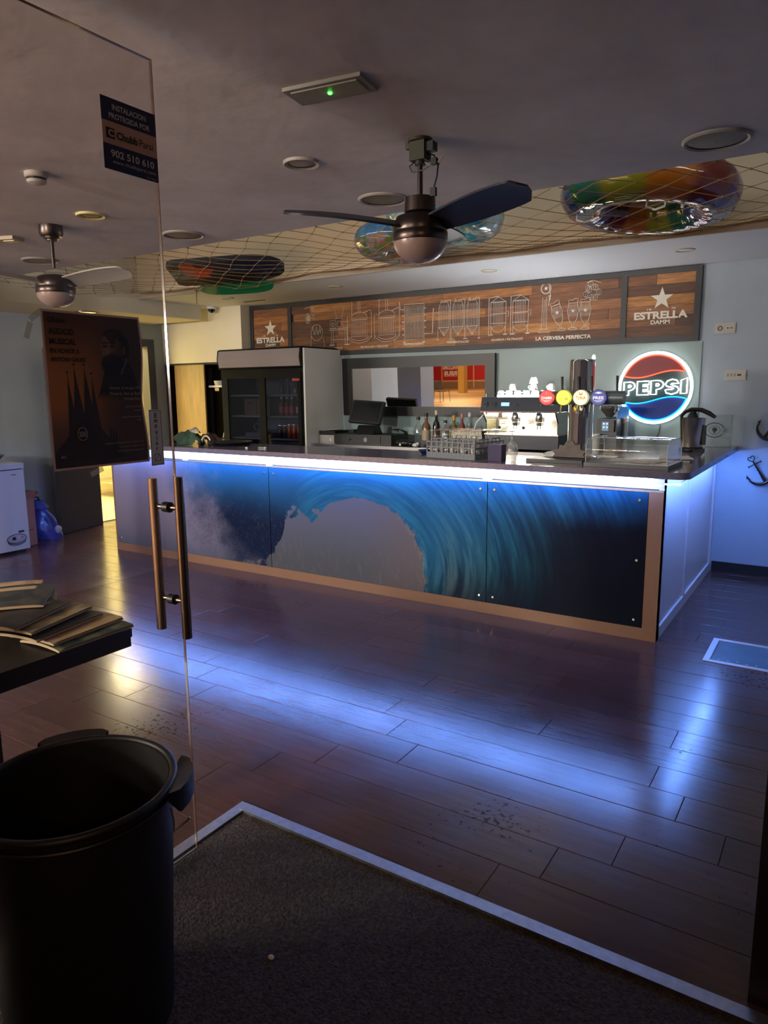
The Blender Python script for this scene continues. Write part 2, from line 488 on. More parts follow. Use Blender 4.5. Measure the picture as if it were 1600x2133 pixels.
# ------------------------------------------------------------------ bar counter
bar = T('bar_counter', 'long bar counter with a printed breaking wave on its front', 'counter', (0, BV, 0))
LX = lambda v: v - BV
b = MB(); b.box(BU0, BU1, .03, .08, 0, 1.05); b.box(BU0, BU0 + .04, .08, .6, 0, 1.05); b.build('carcass', WHITELAM, bar)
b = MB(); b.box(BU0, BU1, -.004, .03, 0, .08).box(BU1 - .088, BU1, -.004, .03, .08, .962).box(BU0, BU0 + .03, -.004, .03, .08, .962); b.build('front_frame', TAN, bar, bevel=.002)
MB().box(BU0, BU1, .006, .03, .978, 1.056).build('fascia', WHITELAM, bar)
MB().box(BU0, BU1, -.006, .03, .958, .972).build('light_channel', ALU, bar, bevel=.002)
for x in (-5.12, -4.09, -2.07): MB().box(x - .035, x + .035, -.009, .006, .968, .984).build('channel_clip', WHITELAM, bar, bevel=.002)


def wave(U, Z):
    wob = (fbm(U * 3.1, Z * 3.1) - .5) * .10
    ang = np.arctan2((Z - .25), (U + 3.2) * .82); rad = np.hypot((Z - .25), (U + 3.2) * .82)
    # lip: streaks running round the barrel and falling on its right
    along = np.where(U > -3.2, rad * 9 + np.maximum(0, .25 - Z) * .5, rad * 9)
    st = fbm(along * 2.2 + 3, ang * 1.6 + U * .35, 5)
    st2 = fbm(along * 6.5 + 9, ang * 2.6 + Z * 2.0, 4)
    strk = np.clip((st - .36) * 2.4, 0, 1) * .6 + np.clip((st2 - .42) * 2.6, 0, 1) * .55
    bright = np.clip(1.15 - (rad - .42) * .78, .0, 1) * sstep(-.02, .85, Z + .18 * (U < -2.4))
    deep = mixc((.004, .010, .030), (.010, .052, .105), np.clip(bright * 1.5, 0, 1))
    lip = mixc(deep, (.06, .42, .58), np.clip(bright * strk * 1.55, 0, 1))
    lip = mixc(lip, (.012, .135, .30), np.clip(bright * 1.2 - .2, 0, .75))
    grey = np.clip((U + 2.62) / .22, 0, 1) * np.clip((-1.95 - U) / .4, 0, 1)
    lip = mixc(lip, (.13, .17, .19), np.clip(grey * strk * .55 * sstep(.9, .3, Z), 0, 1))
    dark = sstep(-2.25, -1.35, U) * (1 - .75 * sstep(.62, .95, Z + wob))
    lip = mixc(lip, (.0035, .006, .018), np.clip(dark, 0, .93))
    top = sstep(.66, .98, Z + wob * 2.2) * sstep(-4.3, -3.7, U)
    lip = mixc(lip, (.02, .24, .50), top * (.45 + .55 * strk) * .62)
    # hole of the barrel
    jag = (fbm(U * 11, Z * 11, 7) - .5) * 1.25
    e = ((U + 3.2) / .62) ** 2 + ((np.maximum(Z, .27) - .27) / .49) ** 2 + jag * .16
    zl = np.interp(U, [-4.45, -4.23, -4.08, -3.954, -3.9, -3.78, -3.65, -3.444, -3.2], [0, .14, .20, .40, .58, .62, .57, .70, .765])
    inl = Z + jag * .34 * np.clip((-3.45 - U) * 3, 0, 1) < zl
    hole = np.where(U > -3.2, e < 1, inl & (U > -4.45))
    hc = mixc((.105, .115, .145), (.15, .17, .26), sstep(.1, .7, Z)); hc = mixc(hc, (.19, .155, .17), sstep(-3.2, -2.6, U) * .7)
    spray = sstep(.50, .80, fbm(U * 38, Z * 14 + U * 9, 5)) * sstep(.55, .15, Z)
    hc = mixc(hc, (.22, .22, .25), spray * .28)
    edge = np.clip(1 - np.abs(e - 1) / .14, 0, 1) * sstep(-3.0, -2.7, U) * sstep(.45, .62, fbm(U * 70, Z * 45, 3))
    # breaking sheet left of the hole, thinning to pale spray
    sp = fbm(U * 34, Z * 34, 3)
    lft = sstep(-5.45, -4.6, U + (fbm(U * 4, Z * 4) - .5) * .7 + (Z - .5) * .35 - .35 * (sstep(.5, .1, Z)))
    pale = mixc((.22, .21, .32), (.42, .37, .52), sstep(.05, .8, Z)); pale = mixc(pale, (.10, .12, .20), sstep(.30, .02, Z) * .8)
    pale = mixc(pale, (.12, .13, .22), sstep(.60, .70, fbm(U * 70, Z * 70, 2)) * sstep(-5.6, -4.6, U) * .6)
    mass = mixc((.008, .016, .055), (.02, .16, .36), sstep(.45, .92, Z + wob * 1.5)); mass = mixc(mass, (.05, .09, .18), sstep(.55, .8, fbm(U * 60, Z * 60, 3)) * .35)
    left = mixc(pale, mass, lft)
    out = mixc(left, lip, sstep(-3.95, -3.55, U + wob))
    out = np.where(hole[..., None], hc, out)
    out = mixc(out, (.30, .27, .27), edge * .5)
    return out * .62


MURAL = mat('mural_print', '#ffffff', .4, attr=True, spec=.08)
for a, c, n in ((-6.18, -4.103, 330), (-4.097, -2.07, 420), (-2.064, -.985, 230)):
    p = printed('mural_panel', n, 190, lambda s, t, a=a, c=c: np.stack([a + (c - a) * s, np.full_like(s, -.008), .083 + .872 * t], -1),
                lambda s, t, a=a, c=c: wave(a + (c - a) * s, .083 + .872 * t), MURAL, bar)
    MB().box(a, c, -.0078, .003, .083, .955).build('panel_edge', CHROME, p)
    for sx in (a + .05, c - .05):
        for sz in (.13, .905) + ((.52,) if c > -1 and sx > -1.2 else ()):
            MB().cyl((sx, -.008, sz), (sx, -.013, sz), .010, .008, 10).build('screw', CHROME, p, smooth=True)
# side that returns to the wall: rails, stile and two sunk panels
sd = MB(); X = BU1
sd.box(X - .03, X, 0, .07, 0, 1.05).box(X - .03, X, .90, .95, .075, 1.05).box(X - .03, X, 2.08, VB - BV - .013, 0, 1.05).box(X - .03, X, .07, 2.08, 0, .075).box(X - .03, X, .07, .90, 1.0, 1.05).box(X - .03, X, .95, 2.08, 1.0, 1.05)
sd.build('side_frame', WHITELAM, bar, bevel=.004)
MB().box(X - .032, X - .014, .06, .91, .07, 1.03).build('side_panel', WHITELAM, bar)
MB().box(X - .032, X - .014, .94, 2.09, .07, 1.03).build('side_panel', WHITELAM, bar)

# worktop, L-shaped with one rounded corner
pts = [(-6.30, 4.44)]
for i in range(7):
    a = -PI / 2 + i * PI / 12; pts.append((-.82 + .08 * math.cos(a), 4.52 + .08 * math.sin(a)))
pts += [(-.74, 6.705), (-1.38, 6.705), (-1.38, 5.08), (-6.30, 5.08)]
ct = MB().prism(pts, 1.058, CT).build('countertop', TOP, bevel=.004)
tag(ct, 'dark glossy stone worktop running along the bar and back to the wall', 'countertop')

# LED strips under the worktop edge
LEDM = mat('led_light', '#ffffff', .5, emit=LED_COL, es=LED)
def led(label, x0, x1, y0, y1):
    t = T('led_strip', label, 'light strip', ((x0 + x1) / 2, (y0 + y1) / 2, 1.05))
    hx, hy = (x1 - x0) / 2, (y1 - y0) / 2
    MB().box(-hx, hx, -hy, hy, .006, .0079).build('backing', WHITE, t)
    MB().box(-hx, hx, -hy, hy, .0, .0058).build('diode_row', LEDM, t)
led('white blue LED strip along the front underside of the dark worktop', -6.25, -.95, 4.500, 4.511)
led('white blue LED strip under the worktop end beside the wall with anchors', -.79, -.779, 4.60, 6.55)
t = T('led_strip', 'loose end of LED strip sagging below the worktop corner', 'light strip', (-1.0, 4.475, 1.045))
for i in range(9):
    x = -.24 + i * .052
    MB().box(x, x + .040, -.004, .004, -.008 - .012 * math.sin(i * .8) ** 2 - .012, -.004 - .012 * math.sin(i * .8) ** 2 - .012).build('diode', mat('led_loose', '#ffffff', .5, emit=(.8, .7, 1.0), es=3), t)
MB().tube([(-.26, 0, .013), (-.24, .006, -.012), (.0, .007, -.02), (.2, .007, -.015), (.24, 0, .013)], .0025, 5).build('tape', WHITE, t)

# ------------------------------------------------------------------ back bar
bc = T('back_counter', 'low steel back counter below the mirror', 'counter', (-4.86, 6.1, 0))
MB().box(0, 3.45, 0, .595, .985, 1.03).build('worktop', STEEL, bc, bevel=.004)
for i in range(4): MB().box(.01 + i * .86, .01 + i * .86 + .845, .03, .58, .08, .984).build('cabinet', mat('cabinet_grey', '#7d7b7c', .5), bc, bevel=.004)
MB().box(0, 3.45, .06, .58, 0, .079).build('plinth', DARK, bc)
bs = MB().box(-4.84, -1.385, VB - .012, VB - .001, 1.032, 1.975).box(-1.385, -1.075, VB - .012, VB - .001, 1.102, 1.975).build('backsplash', mat('backsplash_grey', '#8b9f9f', .38, spec=.3, noise=.03, ns=3))
tag(bs, 'pale grey glossy backsplash board behind the bar', 'backsplash')

# mirror, leaning a little forward
mr_ = T('mirror', 'wide mirror in a black frame behind the till', 'mirror', (-3.89, 6.672, 1.63)); mr_.rotation_euler = (R(1.5), 0, 0)
W2, H2 = .93, .315
b = MB(); b.box(-W2, W2, -.022, .012, .20, H2).box(-W2, W2, -.022, .012, -H2, -.215).box(-W2, -W2 + .115, -.022, .012, -.215, .20).box(W2 - .105, W2, -.022, .012, -.215, .20)
b.build('frame', BLACK, mr_, bevel=.003)
MB().box(-W2 + .11, W2 - .10, -.004, .004, -.22, .205).build('mirror_glass', MIRROR, mr_)

# ------------------------------------------------------------------ wooden sign board
sg = T('sign_board', 'long wooden plank sign with brewing drawings above the bar', 'sign', (0, 6.69, 0))
b = MB(); z0, z1 = 1.985, 2.604
SF = mat('sign_frame', '#2a2b2e', .5)
for (x0, x1, a0, a1) in ((-6.215, -1.105, z1 - .045, z1), (-6.215, -1.105, z0, z0 + .05), (-6.215, -6.165, z0 + .05, z1 - .045), (-1.155, -1.105, z0 + .05, z1 - .045), (-5.62, -5.565, z0 + .05, z1 - .045), (-1.765, -1.715, z0 + .05, z1 - .045)):
    MB().box(x0, x1, -.02, .018, a0, a1).build('frame', SF, sg, bevel=.002)
MB().box(-6.2, -1.12, .004, .018, z0 + .01, z1 - .01).build('backing_board', SF, sg)
WOODS = []
for i, c in enumerate(('#8a5a34', '#6f4428', '#a06c3a', '#573522', '#7a4c2e', '#96602f', '#452c20')):
    WOODS.append(mat('sign_wood_%s' % 'abcdefg'[i], c, .55, noise=.55, ns=3.5, stretch=(1.2, 1, 14), bump=.1, bs=20))
rh = (2.559 - 2.035) / 6
for x0, x1 in ((-6.165, -5.62), (-5.565, -1.765), (-1.715, -1.155)):
    for r in range(6):
        a = 2.035 + r * rh; x = x0 - random.uniform(0, .6); last = -1
        while x < x1:
            ln = random.uniform(.45, 1.15); s0, s1 = max(x, x0), min(x + ln, x1); x += ln
            if s1 - s0 < .03: continue
            k = random.choice([i for i in range(7) if i != last]); last = k
            q = MB(); q.box(-(s1 - s0) / 2 + .001, (s1 - s0) / 2 - .001, -.006, .006, -rh / 2 + .001, rh / 2 - .001)
            q.build('plank', WOODS[k], sg, bevel=.0012, loc=((s0 + s1) / 2, -.002 + random.uniform(-.001, .001), a + rh / 2))
SY = -.0115
SIGNW = mat('sign_ink', '#dcd6c8', .6)


def star(name, x, z, r, m, par, y=SY, k=.40):
    p = []
    for i in range(10):
        a = PI / 2 + i * PI / 5; q = r if i % 2 == 0 else r * k; p.append((x + q * math.cos(a), z + q * math.sin(a)))
    q = MB(); q._add([(a, y, c) for a, c in p] + [(x, y, z)], [(i, (i + 1) % 10, 10) for i in range(10)]); return q.build(name, m, par)


for cx, sz in ((-5.895, 2.335), (-1.42, 2.352)):
    star('star_logo', cx, sz, .098, SIGNW, sg)
    text('brand_lettering', 'ESTRELLA', SIGNW, sg, w=.445, h=.066, loc=(cx - .005, SY, sz - .137), rot=WALLTXT, bold=.042)
    text('brand_lettering', 'DAMM', SIGNW, sg, w=.158, h=.036, loc=(cx - .005, SY, sz - .196), rot=WALLTXT, bold=.03)
    text('year_lettering', '18', SIGNW, sg, w=.036, h=.017, loc=(cx - .10, SY, sz - .085), rot=WALLTXT, bold=.02)
    text('year_lettering', '76', SIGNW, sg, w=.036, h=.017, loc=(cx + .10, SY, sz - .085), rot=WALLTXT, bold=.02)
for s, x, z, wd, h in (('MÒLTA', -4.886, 2.066, .10, .024), ('FILTRACIÓ I COCCIÓ', -4.405, 2.066, .36, .026), ('REFREDAMENT', -3.90, 2.072, .255, .024),
                       ('FERMENTACIÓ', -3.385, 2.072, .25, .026), ('GUARDA I FILTRACIÓ', -2.85, 2.075, .33, .026), ('LA CERVESA PERFECTA', -2.29, 2.064, .53, .034)):
    text('caption', s, SIGNW, sg, w=wd, h=h, loc=(x, SY, z), rot=WALLTXT, bold=.03)


class Draw:
    def __init__(s, ox, oz, k=1): s.q = MB(); s.ox = ox; s.oz = oz; s.k = k
    def l(s, pts, w=.0032, closed=False):
        s.q.tube([(s.ox + x * s.k, SY, s.oz + z * s.k) for x, z in pts], w * .8, 4, closed); return s
    def r(s, x0, z0, x1, z1, w=.0032): return s.l([(x0, z0), (x1, z0), (x1, z1), (x0, z1)], w, True)
    def c(s, x, z, r, w=.0032, a0=0, a1=2 * PI, n=16, rz=None):
        rz = r if rz is None else rz
        full = abs(a1 - a0 - 2 * PI) < .01
        return s.l([(x + r * math.cos(a0 + (a1 - a0) * i / n), z + rz * math.sin(a0 + (a1 - a0) * i / n)) for i in range(n if full else n + 1)], w, full)
    def done(s, n='line_drawing'): return s.q.build(n, SIGNW, sg)


for ox, oz in ((-5.305, 2.455), (-2.02, 2.47)):      # hops
    d = Draw(ox, oz)
    for i in range(9):
        x, z = random.uniform(-.07, .07), random.uniform(-.07, .06); d.c(x, z, .022, .002, rz=.028, n=8).l([(x, z + .028), (x, z - .028)], .0015)
    d.l([(-.06, .07), (0, .085), (.07, .06)]); d.done()
d = Draw(-5.195, 2.10)                               # barley sack
d.c(0, .15, .085, n=18, rz=.09).l([(-.08, .12), (-.09, .0), (-.12, -.03), (-.04, -.045), (.08, -.035), (.11, .0), (.09, .1)])
for i in range(8): d.l([(-.06 + i * .016, .17 - .05 * abs(math.sin(i))), (-.05 + i * .016, .22 - .03 * (i % 3))], .004)
d.done()
d = Draw(-4.873, 2.10)                               # mill
d.l([(-.075, .42), (.075, .42), (.03, .29), (-.03, .29)], closed=True).r(-.13, .19, -.05, .27).r(-.05, .18, .05, .29).r(.05, .19, .14, .25).r(-.14, .165, .12, .18)
d.l([(-.11, .165), (-.12, 0)]).l([(-.085, .165), (-.09, 0)]).l([(.10, .165), (.11, 0)]).l([(.075, .165), (.08, 0)]).l([(-.05, .14), (.05, .14), (.025, .06), (-.025, .06)], closed=True).l([(-.1, .06), (.1, .06)]).r(-.03, .2, .03, .26).c(-.09, .225, .02, n=8)
d.l([(-.14, 0), (-.07, 0)], .006).l([(.07, 0), (.14, 0)], .006); d.done()
for ox in (-4.60, -4.24):                            # brew kettles
    d = Draw(ox, 2.10)
    d.r(-.105, .08, .105, .28).c(0, .28, .105, a0=0, a1=PI, n=12, rz=.06).c(0, .08, .15, a0=PI, a1=2 * PI, n=12, rz=.07).c(0, .08, .12, a0=PI, a1=2 * PI, n=12, rz=.045)
    d.l([(-.012, .34), (-.012, .48)]).l([(.012, .34), (.012, .48)]).c(0, .495, .018, n=8).l([(-.10, .30), (-.095, .46)], .004).c(-.095, .475, .012, n=8)
    d.l([(.06, .33), (.15, .36), (.16, .33), (.16, .06)], .004).l([(-.12, .30), (-.16, .30), (-.16, .04)], .004)
    for i in range(9): d.l([(-.085 + i * .021, .09), (-.085 + i * .021, .27)], .0028)
    d.l([(-.105, .26), (.105, .26)], .004); d.done()
d = Draw(-3.90, 2.12)                                # cooler
d.r(-.12, .0, .12, .34)
for i in range(16): d.l([(-.11 + i * .0147, .01), (-.11 + i * .0147, .33)], .0024)
for i in range(5):
    for sx in (-1, 1): d.l([(sx * .12, .05 + i * .065), (sx * .145, .05 + i * .065)], .006)
d.l([(-.12, .31), (-.17, .31), (-.18, .39)], .006).l([(.12, .05), (.22, .05), (.23, .30)], .006).l([(-.12, .34), (-.12, .36), (.12, .36), (.12, .34)]).l([(-.14, -.03), (-.1, -.03)], .006).l([(.1, -.03), (.14, -.03)], .006).l([(-.12, 0), (-.12, -.03)]).l([(.12, 0), (.12, -.03)]); d.done()
for ox in (-3.545, -3.385, -3.225):                  # fermenters
    d = Draw(ox, 2.11)
    d.l([(-.06, .11), (-.06, .31), (-.04, .36), (.04, .36), (.06, .31), (.06, .11), (0, .02)], closed=True)
    for i in range(6): d.l([(-.045 + i * .018, .10), (-.045 + i * .018, .33)], .0024).l([(-.045 + i * .018, .10), (0, .02)], .0018)
    d.l([(-.06, .11), (.06, .11)]).l([(-.07, .12), (-.07, -.01)]).l([(.075, .38), (.075, -.01)], .004).l([(.0, .37), (.075, .38)], .004).c(-.03, .375, .01, n=6).l([(-.085, -.012), (-.055, -.012)], .005).l([(.06, -.012), (.09, -.012)], .005); d.done()
for ox in (-2.945, -2.715):                          # storage tanks
    d = Draw(ox, 2.12)
    d.l([(-.08, .11), (-.08, .31), (0, .36), (.08, .31), (.08, .11)]).c(0, .11, .08, a0=PI, a1=2 * PI, n=12, rz=.085).l([(-.08, .31), (.08, .31)]).l([(-.08, .20), (.08, .20)]).l([(-.08, .11), (.08, .11)])
    for i in range(7): d.l([(-.05 + i * .016, .08), (-.05 + i * .016, .32)], .002)
    d.l([(-.10, -.01), (-.10, .355), (0, .365)], .004).l([(-.075, .08), (-.075, 0)], .004).l([(.075, .08), (.075, 0)], .004).l([(-.095, 0), (-.055, 0)], .006).l([(.055, 0), (.095, 0)], .006).r(.08, .17, .105, .22); d.done()
d = Draw(-2.475, 2.12)                               # tap column
d.l([(-.025, .02), (-.02, .32), (.02, .32), (.025, .02)], closed=True).l([(-.06, 0), (.06, 0), (.025, .03), (-.025, .03)], closed=True).c(.01, .40, .05, n=18).c(.01, .40, .043, .002, n=18).l([(.04, .42), (.055, .34), (.05, .29)], .005).l([(.03, .33), (.06, .33)], .005).l([(.045, .32), (.04, .24)], .004)
d.l([(-.008, .05), (-.006, .3)], .002).l([(.008, .05), (.006, .3)], .002); d.done()
star('small_star', -2.465, 2.52, .022, SIGNW, sg)
for ox, tilt in ((-2.36, .28), (-2.20, 0), (-2.085, 0)):   # goblets
    d = Draw(ox, 2.13); ca, sa = math.cos(tilt), math.sin(tilt); rr = lambda p: [(x * ca - z * sa + tilt * .2, x * sa + z * ca) for x, z in p]
    d.l(rr([(-.04, .24), (-.052, .17), (-.035, .09), (-.008, .05), (-.008, .02), (.008, .02), (.008, .05), (.035, .09), (.052, .17), (.04, .24)])).l(rr([(-.04, .24), (-.045, .27), (-.01, .265), (.02, .28), (.045, .275), (.04, .24)])).l(rr([(-.04, .24), (.04, .24)]))
    for i in range(7): d.l(rr([(-.036 + i * .012, .12), (-.036 + i * .012, .225)]), .0018)
    d.c(tilt * .2, .008, .04, n=12, rz=.010); d.done()
    c0 = rr([(0, .17)])[0]; star('small_star', ox + c0[0], 2.13 + c0[1], .022, SIGNW, sg, y=SY - .003)

# ------------------------------------------------------------------ round light sign
ps = T('neon_sign', 'round white ringed light sign with red and blue waves on the back wall', 'sign', (-1.438, VB - .04, 1.592))
NW = mat('tube_white', '#ffffff', .4, emit=(1, 1, 1), es=SIGN); NR = mat('tube_red', '#ff4030', .4, emit=(1, .07, .03), es=.9); NB = mat('tube_blue', '#20b0ff', .4, emit=(.0, .42, 1), es=.9)
MB().cyl((0, .012, 0), (0, .022, 0), .325, n=64).build('backing_disc', clear('sign_acrylic', (.62, .66, .66), 1.4, .1), ps)
MB().torus((0, 0, 0), .305, .0125, 72, 8, Matrix.Rotation(PI / 2, 4, 'X')).build('ring_tube', NW, ps, smooth=True)
def seg(sign, zoff):
    """outline of a wave-cut circle segment"""
    r = .283; wv = [];
    f = lambda x: zoff + .030 * math.sin(x / .27 * PI * .5 * 1.7)
    xs = [i / 24 * 2 - 1 for i in range(25)]
    X = [x for x in [q * r for q in xs] if abs(f(x)) < r and x * x + f(x) ** 2 < r * r]
    wv = [(x, f(x)) for x in X]
    a0 = math.atan2(wv[-1][1], wv[-1][0]); a1 = math.atan2(wv[0][1], wv[0][0])
    if sign > 0:
        if a1 < a0: a1 += 2 * PI
    else:
        if a1 > a0: a1 -= 2 * PI
    arc = [(r * math.cos(a0 + (a1 - a0) * i / 30), r * math.sin(a0 + (a1 - a0) * i / 30)) for i in range(31)]
    return wv + arc
for sgn, zo, nm, tm, fc in ((1, .118, 'red_wave', NR, '#7c1f2b'), (-1, -.108, 'blue_wave', NB, '#173f9a')):
    o = seg(sgn, zo)
    q = MB(); q.prism(o if sgn > 0 else o[::-1], .004, .011, 'y'); q.build('print_' + nm, mat('sign_' + nm, fc, .5), ps)
    MB().tube([(x, -.002, z) for x, z in o], .0055, 6, True).build(nm + '_tube', tm, ps, smooth=True)


def letters(par, m):
    h = .060; sl = .0
    def P(x0, wd):
        o = [(x0, -h), (x0, h), (x0 + wd * .55, h)] + [(x0 + wd * .55 + wd * .45 * math.sin(a), .022 + .038 * math.cos(a)) for a in (.5, 1, 1.57, 2.1, 2.7)] + [(x0 + wd * .45, -.018), (x0 + wd * .45, -h)]
        i = [(x0 + wd * .42, .033), (x0 + wd * .56, .033), (x0 + wd * .66, .022), (x0 + wd * .56, .010), (x0 + wd * .42, .010)]
        return [o, i]
    def E(x0, wd):
        t = .030
        return [[(x0, -h), (x0, h), (x0 + wd, h), (x0 + wd, h - t), (x0 + wd * .5, h - t), (x0 + wd * .5, .014), (x0 + wd * .92, .014), (x0 + wd * .92, -.014), (x0 + wd * .5, -.014), (x0 + wd * .5, -h + t), (x0 + wd, -h + t), (x0 + wd, -h)]]
    def Sx(x0, wd):
        o = []
        pts = [(1.0, .45), (.82, .90), (.5, 1.05), (.15, .85), (0, .42), (.12, .10), (.5, -.08), (.62, -.25), (.5, -.38), (.30, -.33), (.0, -.42), (.1, -.85), (.5, -1.05), (.9, -.85), (1.02, -.4), (.9, -.05), (.55, .18), (.42, .35), (.5, .48), (.66, .45)]
        return [[(x0 + a * wd, c * h) for a, c in pts]]
    def I(x0, wd): return [[(x0, -h), (x0, h * .85), (x0 + wd, h * 1.15), (x0 + wd, -h)]]
    # slightly rising line, a little taller at its end
    for nm, fn, x0, wd in (('letter_p', P, -.266, .096), ('letter_e', E, -.150, .100), ('letter_p', P, -.033, .106), ('letter_s', Sx, .088, .112), ('letter_i', I, .217, .050)):
        q = MB()
        for o in fn(x0, wd): q.tube([(x, -.004, z * (1 + .10 * (x + .05)) + .002 + x * .04) for x, z in o], .0058, 6, True)
        q.build(nm, m, par, smooth=True)


letters(ps, NW)
MB().tube([(.06, .022, -.325), (.05, .024, -.40), (.03, .024, -.44), (.02, .024, -.48)], .0025, 5).build('cable', DARK, ps)

# ------------------------------------------------------------------ fridge and its white side panel
FRB = mat('fridge_black', '#060709', .6, spec=.2)
fr = T('display_fridge', 'tall black two door display fridge with unlit header', 'fridge', (-5.5, 6.05, 0))
hw = .615
b = MB(); b.box(-hw, -hw + .05, 0, .60, .1, 2.06).box(hw - .05, hw, 0, .60, .1, 2.06).box(-hw + .05, hw - .05, 0, .60, 1.80, 2.06).box(-hw + .05, hw - .05, 0, .60, .1, .3).box(-hw, hw, .56, .60, .1, 2.06)
b.build('body', FRB, fr, bevel=.004)
MB().prism([(-.01, 1.835), (-.045, 1.85), (-.062, 1.95), (-.045, 2.05), (-.01, 2.062)], -hw, hw, 'x').build('header', FRB, fr, bevel=.003)
MB().prism([(-.047, 1.858), (-.067, 1.95), (-.047, 2.042), (-.04, 1.95)], -hw + .02, hw - .02, 'x').build('header_screen', mat('unlit_diffuser', '#8f8687', .5), fr)
for x0, x1, nm in ((-hw + .045, .012, 0), (-.012 + .02, hw - .045, 1)):
    y = -.012 if nm else -.004
    q = MB(); w_ = .05
    q.box(x0, x0 + w_, y, y + .02, .30, 1.735).box(x1 - w_, x1, y, y + .02, .30, 1.735).box(x0, x1, y, y + .02, 1.735, 1.80).box(x0, x1, y, y + .02, .16, .30)
    d = q.build('door', FRB, fr, bevel=.003)
    MB().box(x0 + .045, x1 - .045, y + .008, y + .012, .29, 1.74).build('door_glass', DGLASS, d)
    for z in (1.535, 1.30, 1.05): MB().box(x0 + .03, x1 - .03, .06, .52, z, z + .018).build('shelf', mat('shelf_wire', '#9aa0a8', .4, .6), fr)
MB().box(-hw + .05, hw - .05, .53, .555, .3, 1.8).build('liner', mat('liner_grey', '#5d6068', .6), fr)
MB().box(hw - .16, hw - .06, -.0145, -.012, 1.70, 1.725).build('rating_sticker', mat('sticker_red', '#a03a38', .5), fr)
pn = MB().box(-4.885, -4.864, 6.03, VB - .002, 0, 2.042).build('side_panel_board', mat('panel_white', '#e4e6e1', .35, noise=.03, ns=3), bevel=.002)
tag(pn, 'tall white panel standing between the fridge and the mirror', 'panel')


def bottle(name, label, cat, x, y, z, h, r, col, cap, lab=None, group=None, glass=False, capw=None, neck=.34):
    t = T(name, label, cat, (x, y, z), 0, group)
    m = clear('bottle_clear', (.80, .84, .84), 1.5, .04, base=.05) if (glass and 'bottle_clear' not in bpy.data.materials) else (bpy.data.materials['bottle_clear'] if glass else mat('bottle_' + col, col, .12))
    nr = r * neck
    MB().lathe([(1e-4, 0), (r * .95, 0), (r, .01), (r, h * .55), (r * .85, h * .64), (nr, h * .74), (nr, h * .9), (1e-4, h * .9)], 14).build('body', m, t, smooth=True)
    MB().cyl((0, 0, h * .88), (0, 0, h), (capw or nr * 1.25), n=10).build('cap', mat('cap_' + cap, cap, .4), t, smooth=True)
    if lab: MB().lathe([(r * 1.01, h * .15), (r * 1.01, h * .48)], 14).build('label_band', mat('band_' + lab, lab, .5), t, smooth=True)
    return t


# drinks in the fridge
ORD = ['first', 'second', 'third', 'fourth', 'fifth', 'sixth', 'seventh']
def shelf_row(proto, xs, label_group):
    base = proto['label']; proto['label'] = base + ', first from the door stile'
    for i, x in enumerate(xs): dup(proto, (x, proto.location[1], proto.location[2]), label=base + ', %s from the door stile' % ORD[i + 1])
def fz(z): return z + .019
o = bottle('soda_bottle', 'pink soda bottle on the middle fridge shelf', 'bottle', -5.36, 6.22, fz(1.30), .21, .03, '#8a4a50', '#c9c2bb', '#a9504c', 'pink bottles in the fridge')
shelf_row(o, (-5.285, -5.21), 0)
o = bottle('soda_bottle', 'amber bottle beside pink bottles in the fridge', 'bottle', -5.12, 6.22, fz(1.30), .20, .028, '#6d4a2e', '#b9b2a0', '#c2b49a', 'amber bottles in the fridge')
shelf_row(o, (-5.03,), 0)
o = bottle('water_bottle', 'slim pale bottle at the top shelf of the fridge', 'bottle', -5.37, 6.24, fz(1.535), .17, .026, '#5c5f66', '#8b8f96', None, 'pale bottles on the top fridge shelf')
shelf_row(o, (-5.28,), 0)
def can(name, label, x, y, z, h, r, col, grp):
    t = T(name, label, 'jar' if 'jar' in name else 'can', (x, y, z), 0, grp)
    MB().lathe([(1e-4, 0), (r * .85, 0), (r, .01), (r, h - .012), (r * .8, h), (1e-4, h - .003)], 14).build('body', mat('can_' + col, col, .3, .4), t, smooth=True)
    MB().lathe([(r * .78, h - .002), (r * .82, h + .002), (r * .84, h - .006)], 14).build('rim', CHROME, t, smooth=True)
    return t
o = can('glass_jar', 'small jar on the top fridge shelf', -5.17, 6.24, fz(1.535), .07, .03, '#7d7f84', 'small jars on the top fridge shelf'); shelf_row(o, (-5.10, -5.03), 0)
o = can('drink_can', 'orange drink can on the low fridge shelf', -5.24, 6.2, fz(1.05), .15, .031, '#a8512c', 'orange cans in the fridge'); shelf_row(o, (-5.17, -5.10, -5.03, -4.97), 0)
o = can('drink_can', 'dark drink can on the low fridge shelf', -5.38, 6.2, fz(1.05), .14, .031, '#2b3040', 'dark cans in the fridge'); shelf_row(o, (-5.31,), 0)
for x, c, lb in ((-5.80, '#6a5650', 'brown carton behind the glass on the middle fridge shelf'), (-5.60, '#75605a', 'pale brown carton beside the fridge door stile')):
    t = T('carton', lb, 'carton', (x, 6.3, fz(1.30)))
    MB().box(-.095, .095, -.12, .12, 0, .19).build('box', mat('carton_' + c, c, .7), t, bevel=.003)
    MB().box(-.05, .03, -.1225, -.1205, .13, .15).build('print', mat('carton_print', '#3a2624', .7), t)
t = T('wire_tray', 'grey wire tray lying on the low fridge shelf', 'tray', (-5.68, 6.25, fz(1.05)))
MB().box(-.19, .19, -.1, .1, 0, .05).build('tray', mat('tray_grey', '#5e6470', .5), t, bevel=.004)
MB().torus((-.1, 0, .115), .04, .008, 16, 6, Matrix.Rotation(PI / 2, 4, 'X')).build('handle', mat('tray_grey', '#5e6470', .5), t, smooth=True)

